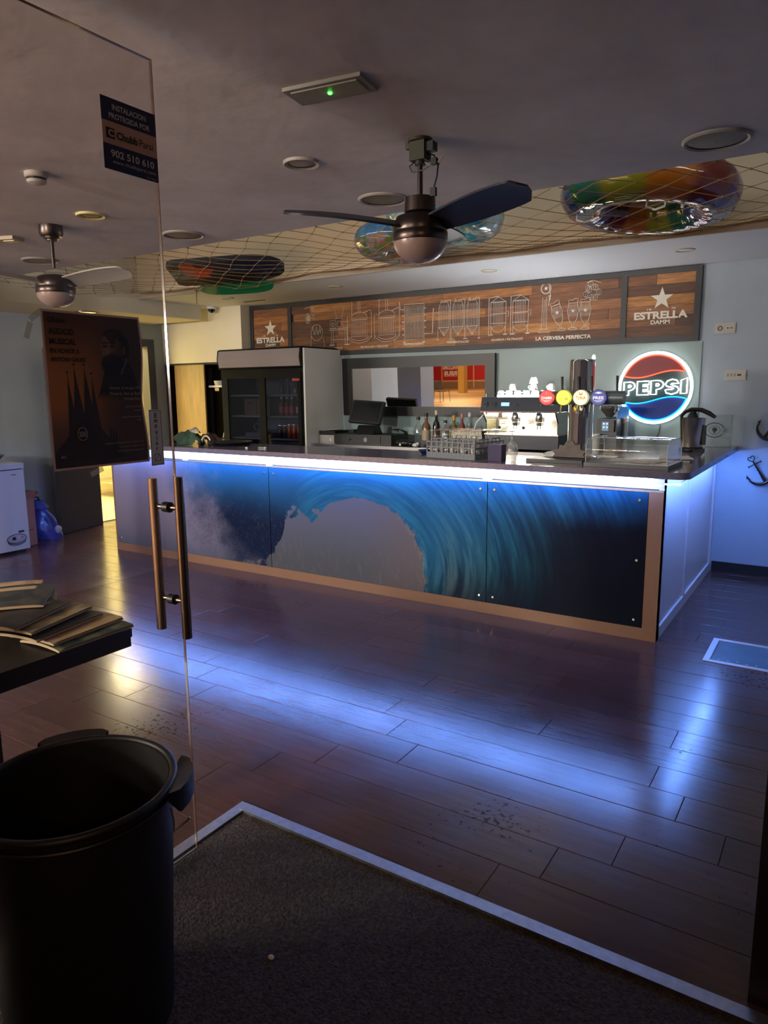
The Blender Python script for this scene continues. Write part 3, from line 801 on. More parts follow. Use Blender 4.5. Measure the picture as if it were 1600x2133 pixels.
# ------------------------------------------------------------------ alcove cupboard
cu = T('cupboard', 'dark cupboard in the alcove with one wooden door ajar', 'cupboard', (-6.9, 6.53, 0))
DK = mat('cupboard_inside', '#1d1716', .6)
b = MB(); b.box(-.72, -.70, .0, .70, 0, 1.95).box(.64, .66, .0, .70, 0, 1.95).box(-.72, .66, .68, .70, 0, 1.95).box(-.72, .66, 0, .7, 1.93, 1.95); b.build('carcass', DK, cu)
cd = MB().box(0, .57, -.022, 0, .02, 1.93).build('door', mat('door_walnut', '#8a7048', .4, noise=.25, ns=4, stretch=(8, 1, .6)), cu, bevel=.002, loc=(-.53, .01, 0), rot=(0, 0, R(-3)))
MB().lathe([(1e-4, .028), (.014, .024), (.016, .016), (.006, .010), (.006, 0)], 14, mtx=Matrix.Rotation(PI / 2, 4, 'X')).build('knob', CHROME, cd, smooth=True, loc=(.50, -.022, 1.05))
MB().box(.05, .64, .02, .5, 1.645, 1.668).build('shelf', WHITELAM, cu)
MB().box(.05, .64, .02, .5, .965, .988).build('shelf', WHITELAM, cu)
for x, c in ((.16, '#b8a67c'), (.30, '#a89a7c')): MB().box(x, x + .07, .017, .019, 1.60, 1.64).build('note', mat('note_' + c, c, .8), cu)
t = T('plastic_tub', 'small clear plastic tub on the upper cupboard shelf', 'tub', (-6.71, 6.62, 1.668))
MB().lathe([(1e-4, 0), (.07, 0), (.085, .06), (.08, .06), (.066, .006)], 20).build('bowl', mat('tub_plastic', '#b9bdb6', .3), t, smooth=True)
MB().cyl((-.03, 0, .01), (-.03, 0, .04), .03, n=12).build('content', mat('tub_content', '#6e6a52', .6), t)
t = T('tall_bottle', 'slim pale bottle beside the tub on the cupboard shelf', 'bottle', (-6.575, 6.60, 1.668))
MB().lathe([(1e-4, 0), (.025, 0), (.028, .02), (.016, .12), (.012, .17), (1e-4, .17)], 12).build('body', mat('pale_plastic', '#c7bda6', .4), t, smooth=True)
MB().cyl((0, 0, .165), (0, 0, .19), .014, n=10).build('cap', WHITE, t, smooth=True)
t = T('pen_stand', 'pen leaning in a low stand on the lower cupboard shelf', 'pen stand', (-6.69, 6.6, .988))
MB().lathe([(1e-4, 0), (.05, 0), (.055, .012), (.02, .022), (1e-4, .022)], 16).build('base', DARK, t, smooth=True)
MB().cyl((0, 0, .015), (.05, .0, .17), .006, .004, 8).build('pen', PAPER, t, smooth=True)

# ------------------------------------------------------------------ back counter things
BC = 1.0305
t = T('cash_drawer', 'wide black cash drawer under the till screen', 'cash drawer', (-4.26, 6.36, BC))
MB().box(-.355, .37, -.17, .17, 0, .105).build('case', BLACK, t, bevel=.004)
MB().box(-.24, .24, -.176, -.17, .012, .092).build('drawer_front', mat('drawer_black', '#17191d', .45), t, bevel=.002)
MB().cyl((.06, -.182, .052), (.06, -.174, .052), .024, n=20).build('lock', mat('lock_grey', '#75777c', .4, .5), t, smooth=True)
MB().tube([(-.17, -.182, .03), (-.15, -.186, .05), (-.14, -.182, .06), (-.12, -.184, .045)], .004, 6).build('key', CHROME, t)
t = T('till_screen', 'black touch screen till tilted back on its stand', 'till', (-4.26, 6.34, BC + .106))
MB().prism([(-.10, 0), (.10, 0), (.07, .03), (.04, .09), (-.04, .09), (-.08, .03)], -.11, .11, 'x').build('stand', BLACK, t, bevel=.006)
sc = MB().box(-.195, .195, -.02, .02, -.125, .125).build('screen_case', BLACK, t, bevel=.006, loc=(.0, -.035, .225), rot=(R(-22), R(3), 0))
MB().box(-.175, .175, -.0215, -.0195, -.100, .108).build('display', mat('display_off', '#14191f', .12), sc)
t = T('receipt_printer', 'grey and black receipt printer with papers on top', 'printer', (-4.745, 6.36, BC))
MB().box(-.10, .10, -.12, .12, 0, .085).build('base', mat('printer_grey', '#a5a09c', .5), t, bevel=.012)
MB().box(-.105, .11, -.125, .13, .087, .13).build('lid', BLACK, t, bevel=.014)
MB().box(-.09, .10, -.11, .09, .1315, .1335).build('paper', PAPER, t, rot=(0, R(-4), R(12)), loc=(0, 0, .008))
MB().box(.035, .055, -.1225, -.1195, .02, .05).build('switch', PAPER, t)
t = T('card', 'white slip of paper hanging over the back counter edge', 'paper', (-4.60, 6.115, BC)); MB().box(-.07, .05, -.035, .03, .0005, .002).build('sheet', PAPER, t)
t = T('card_reader', 'small black card reader beside the receipt printer', 'card reader', (-4.55, 6.48, BC + .106))
MB().box(-.035, .035, -.06, .06, 0, .03).build('body', BLACK, t, bevel=.006); MB().box(-.025, .025, -.02, .03, .030, .0315).build('screen', DARK, t)
t = T('cable_tangle', 'tangle of black cables behind the till', 'cable', (-3.90, 6.40, BC + .106))
q = MB()
for i in range(5): q.tube([(-.12 + i * .01, .02 * i, .05 - .01 * i), (-.04, .03, .05), (.02 + .01 * i, .02, .025), (.05 + .008 * i, 0, .006)], .004, 5)
q.build('cables', BLACK, t)
t = T('black_pouch', 'crumpled black pouch lying beside the cash drawer', 'pouch', (-3.745, 6.20, BC))
q = MB(); q.ell((0, 0, .035), .10, .055, .035, 16, 8).ell((.08, .01, .028), .05, .04, .028, 12, 8); q.build('pouch', mat('pouch_black', '#15161a', .35, bump=.5, bs=20), t, smooth=True)
MB().box(-.02, .0, -.058, -.05, .01, .03).build('tag', PAPER, t)
t = T('tissue', 'crumpled white tissue beside the black pouch', 'tissue', (-3.58, 6.15, BC)); q = MB(); q.ell((0, 0, .02), .035, .03, .02, 8, 5).ell((.02, .01, .03), .018, .02, .02, 7, 5); q.build('tissue', PAPER, t)
bottle('liquor_bottle', 'clear decanter bottle with a dark stopper beside the till cables', 'bottle', -3.70, 6.42, BC, .29, .045, '#333333', '#241d1c', None, None, True, .020)
bottle('liquor_bottle', 'bottle with a painted brown label and black cap', 'bottle', -3.585, 6.38, BC, .33, .046, '#75563f', '#17171a', '#a7937f', None, False, .018)
bottle('liquor_bottle', 'dark wine bottle with a cream cap', 'bottle', -3.49, 6.42, BC, .355, .037, '#1b1c24', '#c9c1a5', None)
bottle('liquor_bottle', 'short dark bottle in front of the dark wine bottle', 'bottle', -3.445, 6.34, BC, .23, .036, '#4a3228', '#1d1b1d', '#8a6a58')
bottle('liquor_bottle', 'clear bottle with a black and white striped cap', 'bottle', -3.375, 6.40, BC, .26, .036, '#333333', '#1a1a1c', '#c9c9c4', None, True, .018)
bottle('liquor_bottle', 'bottle with a bright yellow neck band', 'bottle', -3.30, 6.44, BC, .305, .038, '#6a6430', '#d69a1e', '#837a36', None, False, .018)
bottle('liquor_bottle', 'bottle with a pink cap behind the stem glasses', 'bottle', -3.215, 6.45, BC, .325, .036, '#7a4a46', '#c08078', '#a9605a')
bottle('liquor_bottle', 'clear bottle with a silver white cap nearest the coffee machine', 'bottle', -3.13, 6.45, BC, .335, .036, '#333333', '#c4c8cc', None, None, True, .018)
bs_ = MB().box(-3.63, -3.44, 6.28, 6.325, BC, BC + .055).build('bottle_tray', DARK, bevel=.003); tag(bs_, 'low dark box in front of the liquor bottles', 'box')
t = T('napkin_stack', 'stack of folded cream napkins beside the coffee machine', 'napkins', (-3.02, 6.25, BC))
for i in range(9): MB().box(-.15, .15, -.09, .09, i * .021, i * .021 + .019).build('napkin', mat('napkin_cream', '#cfc6b0', .8), t, bevel=.004)

# coffee machine
em = T('coffee_machine', 'wide dark two group coffee machine with lit chrome work area', 'coffee machine', (-2.82, 6.13, BC))
EW = .70
MB().box(0, EW, .02, .50, .02, .145).build('base', NAVY, em, bevel=.006)
for x in (.05, EW - .05):
    for y in (.07, .45): MB().cyl((x, y, 0), (x, y, .022), .02, n=12).build('foot', BLACK, em, smooth=True)
text('maker_lettering', 'ASTORIA', mat('letter_grey', '#8e9096', .5), em, w=.075, h=.012, loc=(.245, .0145, .115), rot=WALLTXT, bold=.02)
MB().box(-.005, EW + .005, .0, .30, .146, .158).build('drip_tray', STEEL, em, bevel=.003)
MB().box(0, EW, .27, .50, .158, .355).build('back_plate', STEEL, em)
q = MB(); q.prism([(.02, .158), (.30, .158), (.30, .355), (-.06, .355), (-.02, .31), (.02, .26)], EW - .012, EW, 'x'); q.build('side_cheek', CHROME, em, bevel=.002)
q = MB(); q.prism([(.02, .158), (.30, .158), (.30, .355), (-.06, .355), (-.02, .31), (.02, .26)], 0, .012, 'x'); q.build('side_cheek', CHROME, em, bevel=.002)
MB().prism([(-.075, .358), (.5, .358), (.5, .49), (-.045, .49)], -.012, EW + .012, 'x').build('head', NAVY, em, bevel=.005)
MB().box(-.014, EW + .014, -.08, -.062, .352, .366).build('trim', CHROME, em, bevel=.002)
HT = Matrix.Translation((0, -.0625, .424)) @ Matrix.Rotation(R(-13), 4, 'X')
for x in (.035, .115):
    g_ = MB().cyl((x, .008, 0), (x, -.012, 0), .024, n=20).build('gauge', CHROME, em, smooth=True); g_.matrix_local = HT
    q = MB().cyl((x, -.0122, 0), (x, -.014, 0), .018, n=20).build('dial', mat('gauge_dial', '#20242b', .3), em, smooth=True); q.matrix_local = HT
d_ = MB().box(.19, .265, -.006, .004, -.012, .018).build('display', mat('display_blue', '#7cc4ff', .3, emit=(.30, .62, 1.0), es=.35), em); d_.matrix_local = HT
for x in (.335, .565): q = MB().cyl((x, .008, -.004), (x, -.008, -.004), .011, n=14).build('button', CHROME, em, smooth=True); q.matrix_local = HT
q = MB().box(.60, .68, -.003, .003, -.002, .0).build('trim_line', PAPER, em); q.matrix_local = HT
WL = mat('work_light', '#fff6e0', .5, emit=(1, .93, .76), es=ESPRESSO)
MB().box(.05, EW - .05, .06, .085, .347, .355).build('work_light', WL, em)
MB().box(.02, EW - .02, .24, .262, .20, .206).build('work_light', WL, em, loc=(0, 0, .125))
for x in (.27, .50):
    gh = MB().lathe([(1e-4, 0), (.038, 0), (.042, .01), (.042, .075), (.036, .085), (1e-4, .085)], 20, (x, .09, .265)).build('group_head', CHROME, em, smooth=True)
    pf = MB().lathe([(1e-4, 0), (.03, .0), (.034, .03), (1e-4, .03)], 18, (x, .09, .232)).build('portafilter', CHROME, em, smooth=True)
    MB().tube([(x - .02, .06, .248), (x - .05, -.0, .240), (x - .085, -.07, .222)], [.008, .010, .014], 10).build('handle', STEEL, pf, smooth=True)
    MB().cyl((x - .085, -.07, .222), (x - .09, -.08, .219), .0145, n=12).build('handle_cap', BLACK, pf, smooth=True)
    MB().tube([(x - .01, .085, .235), (x - .015, .08, .205), (x - .02, .078, .20)], .006, 8).build('spout', CHROME, pf, smooth=True)
    MB().tube([(x + .01, .085, .235), (x + .015, .08, .205), (x + .02, .078, .20)], .006, 8).build('spout', CHROME, pf, smooth=True)
MB().tube([(.03, .04, .345), (.0, -.03, .33), (-.05, -.06, .27), (-.08, -.07, .19)], [.007, .007, .006, .005], 8).build('steam_wand', WHITE, em, smooth=True)
MB().box(.09, .13, .10, .14, .30, .345).build('hot_water_outlet', CHROME, em, bevel=.004)
q = MB()
for i in range(8): q.box(.03, .125, .2665, .2695, .170 + i * .014, .178 + i * .014)
q.build('vent_slots', mat('vent_cream', '#d8c992', .5), em)
q = MB(); q.tube([(.10, -.02, .52), (EW - .02, -.02, .52), (EW - .02, .44, .52), (.02, .44, .52), (.02, -.02, .52)], .004, 6)
for x in (.02, .25, .48, EW - .02): q.tube([(x, -.02, .488), (x, -.02, .52)], .003, 6)
q.build('cup_rail', CHROME, em, smooth=True)
MB().box(.12, EW - .03, .012, .03, .491, .503).build('cup_light', mat('cup_light', '#ffffff', .5, emit=(.95, .97, 1), es=CUPLIGHT), em)
CUP = mat('cup_white', '#e9e7e2', .25)
cups = None
def cup(x, y, z, lb):
    global cups
    if cups is None:
        cups = T('coffee_cup', lb, 'cup', (x, y, z), 0, 'white cups on the coffee machine')
        MB().lathe([(1e-4, 0), (.037, 0), (.0385, .004), (.030, .045), (.022, .058), (1e-4, .058)], 16).build('bowl', CUP, cups, smooth=True)
        MB().torus((.040, 0, .028), .014, .004, 12, 6, Matrix.Rotation(PI / 2, 4, 'X')).build('handle', CUP, cups, smooth=True)
        return cups
    o = dup(cups, (x, y, z), random.uniform(0, 6), lb); return o
zt = BC + .491
for i in range(7): cup(-2.70 + i * .084, 6.21, zt, 'white cup in the front row on the coffee machine, %s from the gauges' % ORD[i])
for i in range(6): cup(-2.66 + i * .084, 6.295, zt, 'white cup in the rear row on the coffee machine, %s from the gauges' % ORD[i])
for i, x in enumerate((-2.60, -2.40, -2.23)): cup(x, 6.252, zt + .059, 'white cup stacked in the upper tier on the coffee machine, %s from the gauges' % ORD[i])
cup(-2.40, 6.252, zt + .118, 'topmost white cup of the pile on the coffee machine')

# grinder
g = T('coffee_grinder', 'black coffee grinder with beans and a small lit display', 'coffee grinder', (-1.735, 6.33, BC))
MB().box(-.085, .085, -.08, .14, 0, .03).build('base', BLACK, g, bevel=.005)
MB().prism([(-.05, .03), (.13, .03), (.13, .30), (-.05, .30)], -.085, .085, 'x').build('body', NAVY, g, bevel=.01)
MB().box(-.07, .07, -.09, -.05, .19, .29).build('head', BLACK, g, bevel=.008)
MB().box(-.03, .025, -.0925, -.0895, .20, .275).build('display', mat('display_dark', '#20303f', .3, emit=(.10, .22, .34), es=.25), g)
q = MB()
for a, c in ((-.02, .255), (.008, .255), (-.02, .225), (.008, .225)): q.box(a, a + .012, -.094, -.0926, c, c + .010)
q.build('digits', mat('digit_white', '#ffffff', .3, emit=(.7, .85, 1), es=.3), g)
MB().lathe([(.028, .30), (.03, .315), (.085, .385), (.088, .41), (.086, .41), (.026, .318)], 24, (0, .02, 0)).build('hopper', ACRYL, g, smooth=True)
q = MB(); q.lathe([(1e-4, .312), (.026, .315), (.078, .382), (.07, .395), (1e-4, .405)], 20, (0, .02, 0))
for i in range(40):
    a, r = random.uniform(0, 6.28), .07 * math.sqrt(random.random()); q.ell((r * math.cos(a), .02 + r * math.sin(a), .398 + random.uniform(0, .012)), .010, .007, .006, 6, 4, Matrix.Rotation(random.uniform(0, 3), 4, 'Z'))
o = q.build('beans', mat('coffee_bean', '#2c1b19', .4), g, smooth=True)
MB().cyl((-.06, -.03, .30), (.075, -.03, .312), .008, n=8).build('collar_lever', CHROME, g, smooth=True)
t = T('paper_cup', 'stack of white paper cups beside the coffee grinder', 'cup', (-1.885, 6.22, BC))
for i in range(4): MB().lathe([(1e-4, 0), (.027, 0), (.036, .08), (.0375, .083), (.034, .08)], 16, (0, 0, i * .03)).build('cup', PAPER, t, smooth=True)
dup(t, (-1.80, 6.19, BC), label='shorter paper cup stack in front of the coffee grinder')
t = T('carton_pack', 'blue and white drink pack standing behind the coffee grinder', 'pack', (-1.655, 6.50, BC))
MB().box(-.04, .04, -.03, .03, 0, .40).build('pack', mat('pack_clear', '#8c979b', .2), t, bevel=.004)
MB().box(-.041, .041, -.031, .031, .30, .40).build('blue_print', mat('pack_blue', '#2f7fd6', .3, emit=(.1, .3, .8), es=.08), t)
MB().prism([(-.0405, .22), (.0405, .27), (.0405, .32), (-.0405, .27)], -.0315, .0315, 'y').build('white_band', PAPER, t)

# ------------------------------------------------------------------ front counter things
# tap tower
tp = T('tap_tower', 'tall chrome beer tap tower with four round badges', 'beer tap', (-1.565, 5.00, CT + .001))
MB().lathe([(1e-4, 0), (.12, 0), (.12, .02), (.088, .03), (.085, .035), (.085, .675), (.080, .69), (1e-4, .69)], 40).build('column', CHROME, tp, smooth=True)
MB().lathe([(1e-4, 0), (.012, 0), (.014, .012), (.008, .03), (1e-4, .032)], 14, (.075, 0, .69)).build('lamp_knob', mat('knob_glow', '#f5f0d0', .4, emit=(1, .95, .7), es=.3), tp, smooth=True)
MB().lathe([(.0865, .50), (.0865, .655)], 12, a0=-.32, a1=.02).build('logo_strip', mat('strip_red', '#8d2420', .3, emit=(.5, .06, .04), es=.12), tp, smooth=True)
text('logo_lettering', 'M', mat('logo_wine', '#5c1c22', .3), tp, w=.06, h=.075, loc=(.012, -.0905, .40), rot=WALLTXT, bold=.03)
cb = MB().cyl((-.26, -.02, .43), (.32, -.02, .43), .046, n=24).build('crossbar', mat('bar_gunmetal', '#5d6a70', .3, .3), tp, smooth=True)
cb.data.transform(Matrix.Translation((0, -.075, 0)))
BAD = [(-.195, '#c8202c', '#f3e6d8', 'DAMM', None, 1.3), (-.075, '#e6e23a', '#7c9a18', 'Damm\nLemon', '#b8d018', 1.3), (.045, '#f4e9a4', '#8a5a20', 'TURIA', None, 1.3), (.165, '#1c2a78', '#e8e8f2', 'FREE', None, 1.0)]
for i, (x, c, tcol, s, extra, es) in enumerate(BAD):
    lc = lin(c)
    bd = MB().lathe([(1e-4, 0), (.050, 0), (.054, .006), (.054, .018), (1e-4, .018)], 36, mtx=Matrix.Translation((x, -.145, .432)) @ Matrix.Rotation(PI / 2, 4, 'X')).build('badge', mat('badge_' + s[:2], c, .3, emit=c, es=es * .27), tp, smooth=True)
    MB().torus((x, -.164, .432), .052, .0025, 36, 6, Matrix.Rotation(PI / 2, 4, 'X')).build('rim', CHROME, bd, smooth=True)
    MB().cyl((x, -.118, .432), (x, -.146, .432), .018, n=12).build('mount', CHROME, bd, smooth=True)
    tm = mat('badge_ink_' + s[:2], tcol, .4, emit=tcol, es=.15)
    text('badge_lettering', s, tm, bd, w=.072 if '\n' not in s else .06, h=.020 if '\n' not in s else .036, loc=(x, -.1640, .430 if '\n' not in s else .437), rot=WALLTXT, bold=.03 if i != 1 else 0, shear=.3 if i == 1 else 0)
    if i in (0, 3): MB().box(x - .03, x + .03, -.1645, -.1635, .410, .413).box(x - .018, x + .018, -.1645, -.1635, .403, .4055).build('badge_line', tm, bd)
    if i == 0: star('badge_star', x, .462, .010, mat('badge_gold', '#d8862a', .4, emit='#d8862a', es=.15), bd, y=-.1645)
    if i == 1: MB().lathe([(1e-4, 0), (.012, 0)], 16, mtx=Matrix.Translation((x + .022, -.1646, .422)) @ Matrix.Rotation(PI / 2, 4, 'X')).build('lemon', mat('lemon_green', '#b4cc14', .4, emit='#b4cc14', es=.15), bd)
    if i == 2: MB().box(x - .011, x + .011, -.1645, -.1635, .448, .460).box(x - .013, x - .006, -.1645, -.1635, .460, .468).box(x + .006, x + .013, -.1645, -.1635, .460, .468).build('badge_crown', mat('badge_amber', '#c87820', .4, emit='#c87820', es=.15), bd)
    if i == 3: MB().prism([(x - .026, .462), (x, .457), (x + .026, .462), (x, .470)], -.1645, -.1635, 'y').build('badge_ribbon', tm, bd)
for x in (-.105, .01, .10, .27):
    h_ = MB().cyl((x, -.10, .475), (x, -.112, .575), .0075, .009, 12).build('tap_handle', DARK, tp, smooth=True)
    MB().cyl((x, -.11, .39), (x, -.135, .33), .007, n=10).build('nozzle', STEEL, tp, smooth=True)
    MB().cyl((x, -.098, .43), (x, -.104, .48), .011, n=12).build('valve', CHROME, tp, smooth=True)
dt = MB().box(-1.83, -1.44, 4.66, 4.86, CT + .001, CT + .022).build('drip_tray', DARK, bevel=.004); tag(dt, 'flat black drip tray in front of the tap tower', 'tray')


def crumple(name, label, cat, cx, cy, z, rx, ry, h, m, seed, n=26, k=3):
    rs = np.random.RandomState(seed); v = []; f = []
    for i in range(n):
        for j in range(n):
            s, t_ = i / (n - 1) * 2 - 1, j / (n - 1) * 2 - 1
            d = math.sqrt(s * s + t_ * t_)
            a = math.atan2(t_, s); rr = 1 + .22 * math.sin(a * 3 + seed) + .12 * math.sin(a * 7 + seed * 2)
            hh = max(0, 1 - (d / rr) ** 2) * h * (.6 + .8 * float(fbm(np.array(s * k + seed), np.array(t_ * k), 3))) + .0015
            v.append((s * rx * (.85 + .15 * rr), t_ * ry * (.85 + .15 * rr), hh))
    for i in range(n - 1):
        for j in range(n - 1):
            q = (i + .5) / (n - 1) * 2 - 1, (j + .5) / (n - 1) * 2 - 1
            a = math.atan2(q[1], q[0])
            if math.hypot(*q) < (1 + .12 * math.sin(a * 5 + seed)): f.append((i * n + j, (i + 1) * n + j, (i + 1) * n + j + 1, i * n + j + 1))
    q = MB(); q._add(v, f)
    bmesh.ops.delete(q.bm, geom=[x for x in q.bm.verts if not x.link_faces], context='VERTS')
    o = q.build(name, m, None, True, loc=(cx, cy, z), angle=70)
    return tag(o, label, cat)


q = MB(); v = []
lf = [(-.115, 0), (-.10, .02), (-.125, .045), (-.075, .055), (-.07, .085), (-.04, .08), (-.02, .115), (.0, .10), (.02, .118), (.04, .085), (.075, .09), (.08, .055), (.12, .045), (.10, .02), (.115, 0)]
q.prism(lf, -.012, .012, 'y'); o = q.build('leaf_ornament', mat('ornament_brown', '#5f5654', .7, noise=.2, ns=20), bevel=.004, loc=(-1.59, 4.85, CT + .0235)); o.rotation_euler = (R(-8), 0, 0)
tag(o, 'grey brown leaf shaped ornament leaning at the foot of the tap tower', 'ornament')
crumple('bar_cloth', 'crumpled white cloth beside the leaf ornament', 'cloth', -1.74, 4.93, CT + .024, .06, .03, .03, PAPER, 4, 14)
# glass basket
GB = T('glass_basket', 'grey plastic dishwasher basket full of upturned stem glasses', 'basket', (-2.585, 4.60, CT + .004), R(-10))
BW, BD, BH = .44, .36, .115
MB().box(0, BW, 0, BD, 0, .006).build('base', GREYP, GB)
def wallbars(L_, slots, name, loc, rz):
    q = MB(); t_ = .006
    q.box(0, L_, 0, t_, .0, .036).box(0, L_, 0, t_, .070, .080).box(0, L_, 0, t_, .108, .116)
    n = slots
    for i in range(n + 1):
        x = i * (L_ - .012) / n
        q.box(x, x + .012, 0, t_, .036, .070)
        q.box(x, x + .012, 0, t_, .080, .108)
    for i in range(1, n, 3):
        x = i * (L_ - .012) / n; w3 = 2 * (L_ - .012) / n + .012
        q.box(x, x + w3, 0, t_, .132, .139)
        for k in range(3): xx_ = x + k * (L_ - .012) / n; q.box(xx_, xx_ + .010, 0, t_, .116, .132)
    for i in range(int(L_ / .035)): q.box(.012 + i * .035, .028 + i * .035, -.002, 0, .012, .024)
    return q.build(name, GREYP, GB, loc=loc, rot=(0, 0, rz))
wallbars(BW, 9, 'side_wall', (0, 0, .006), 0); wallbars(BW, 9, 'side_wall', (BW, BD, .006), PI)
wallbars(BD, 7, 'side_wall', (BW, 0, .006), PI / 2); wallbars(BD, 7, 'side_wall', (0, BD, .006), -PI / 2)
q = MB()
for i in range(1, 5): q.box(i * BW / 5 - .002, i * BW / 5 + .002, .006, BD - .006, .006, .06)
for i in range(1, 4): q.box(.006, BW - .006, i * BD / 4 - .002, i * BD / 4 + .002, .006, .06)
q.build('divider', GREYP, GB)
GLP = [(.026, 0), (.028, .002), (.037, .05), (.034, .09), (.012, .112), (.004, .12), (.0035, .175), (.006, .182), (.034, .187), (.034, .190), (1e-4, .190)]
sgl = None
ca, sa = math.cos(R(-10)), math.sin(R(-10))
for i in range(5):
    for j in range(4):
        lx, ly = (i + .5) * BW / 5, (j + .5) * BD / 4
        p = (-2.585 + lx * ca - ly * sa, 4.60 + lx * sa + ly * ca, CT + .0115 + random.uniform(0, .006))
        lb = 'upturned stem glass in the basket, %s row, %s from the till end' % (('front', 'second', 'third', 'rear')[j], ORD[i])
        if sgl is None:
            sgl = T('stem_glass', lb, 'glass', p, 0, 'stem glasses in the basket')
            MB().lathe(GLP[:6], 20).build('bowl', GLASS, sgl, smooth=True); MB().lathe(GLP[5:8], 12).build('stem', GLASS, sgl, smooth=True); MB().lathe(GLP[7:], 20).build('foot', GLASS, sgl, smooth=True)
        else: dup(sgl, p, label=lb)
wg = T('wine_glass', 'large upturned wine glass standing alone beside the indigo box', 'glass', (-1.93, 4.645, CT + .001))
k = 1.0
MB().lathe([(.030, 0), (.031, .002), (.043, .06), (.044, .08), (.034, .115), (.012, .135), (.005, .145)], 24).build('bowl', GLASS, wg, smooth=True)
MB().lathe([(.005, .145), (.0045, .195), (.008, .202)], 14).build('stem', GLASS, wg, smooth=True); MB().lathe([(.008, .202), (.044, .208), (.044, .211), (1e-4, .211)], 24).build('foot', GLASS, wg, smooth=True)
bx = T('indigo_box', 'small plain indigo box between the basket and the wine glass', 'box', (-2.02, 4.60, CT + .001), R(-10))
MB().box(-.055, .055, -.03, .03, 0, .115).build('carton', mat('indigo_card', '#33284f', .6), bx, bevel=.003); MB().box(-.053, .053, -.028, .028, .1155, .117).build('lid', mat('indigo_lid', '#6d6592', .5), bx)
# patterned mat under the basket
q = MB(); ptsm = [(-2.66, 4.47), (-2.15, 4.46), (-2.06, 4.62), (-2.10, 4.95), (-2.62, 5.0)]
q.prism(ptsm, CT + .0006, CT + .003); o = q.build('bar_mat', mat('mat_grey', '#77787f', .7)); tag(o, 'grey paper mat with zigzag edge under the glass basket', 'mat')
for i in range(6):
    x = -2.42 + i * .045
    MB()._add([(x, 4.462, CT + .0035), (x + .022, 4.495, CT + .0035), (x + .045, 4.462, CT + .0035), (x + .022, 4.468, CT + .0035)], [(0, 1, 2, 3)]).build('zigzag', DARK, o)
t = T('saucer_bowl', 'small dark blue bowl behind the glass basket', 'bowl', (-2.72, 4.83, CT + .001))
MB().lathe([(1e-4, 0), (.03, 0), (.055, .03), (.06, .034), (.052, .03), (.028, .006), (1e-4, .005)], 24).build('bowl', mat('bowl_blue', '#141d4a', .3), t, smooth=True); MB().lathe([(.058, .034), (.061, .036), (.060, .032)], 24).build('rim', mat('bowl_rim', '#27336c', .3), t, smooth=True)
o = MB().box(-.13, .17, -.17, .20, 0, .0012).build('placemat', mat('placemat_grey', '#8e8a80', .6), loc=(-1.60, 4.655, CT + .0006), rot=(0, 0, R(8))); tag(o, 'flat grey paper sheet on the worktop in front of the drip tray', 'paper')
o['label'] = 'flat grey paper sheet on the worktop beside the display case'
o.location = (-1.60, 4.53, CT + .0006); o.scale = (1, .35, 1)
# display case with rounded clear cover
dc = T('display_case', 'clear rounded acrylic pastry cover on a grey base', 'display case', (-1.125, 4.72, CT + .001), R(-2))
MB().box(-.26, .26, -.19, .19, 0, .026).build('base', mat('case_grey', '#5a5c63', .4), dc, bevel=.004)
prof = [(-.185, .028)] + [(-.185, .09)] + [(-.105 - .08 * math.cos(a), .10 + .08 * math.sin(a)) for a in [i * PI / 16 for i in range(9)]] + [(.105 + .08 * math.sin(a), .10 + .08 * math.cos(a)) for a in [i * PI / 16 for i in range(9)]] + [(.185, .028)]
n = len(prof); q = MB(); q._add([(-.25, y, z) for y, z in prof] + [(.25, y, z) for y, z in prof], [(i, i + 1, n + i + 1, n + i) for i in range(n - 1)]); q.build('cover', ACRYL, dc, smooth=True)
for x in (-.25, .25): q = MB(); q._add([(x, y, z) for y, z in prof], [tuple(range(n))]); q.build('end_pane', ACRYL, dc)
for x in (-.25, .25): MB().tube([(x, y, z) for y, z in prof], .0022, 5).build('edge', mat('acrylic_edge', '#c9d6d4', .2), dc, smooth=True)
for i, (x, y, a) in enumerate(((-.05, 0, 10), (.08, -.05, -15), (.12, .06, 30))):
    o = MB().box(-.09, .09, -.055, .055, 0, .0015).build('leaflet', PAPER if i != 1 else mat('leaflet_grey', '#8f908a', .6), loc=(-1.125 + x, 4.72 + y, CT + .030 + i * .002), rot=(R(2), R(2), R(a)))
    tag(o, ('white leaflet lying under the pastry cover', 'grey leaflet lying under the pastry cover', 'white leaflet at a slant nearest the juicer end under the pastry cover')[i], 'leaflet')
t = T('brochure_stack', 'thin stack of brochures beside the pastry cover', 'brochures', (-.96, 5.20, CT + .001), R(12))
for i in range(3): MB().box(-.10, .10, -.10, .10, i * .008, i * .008 + .007).build('brochure', (PAPER, mat('brochure_dark', '#45423f', .6), PAPER)[i], t, rot=(0, 0, R((i - 1) * 7)))
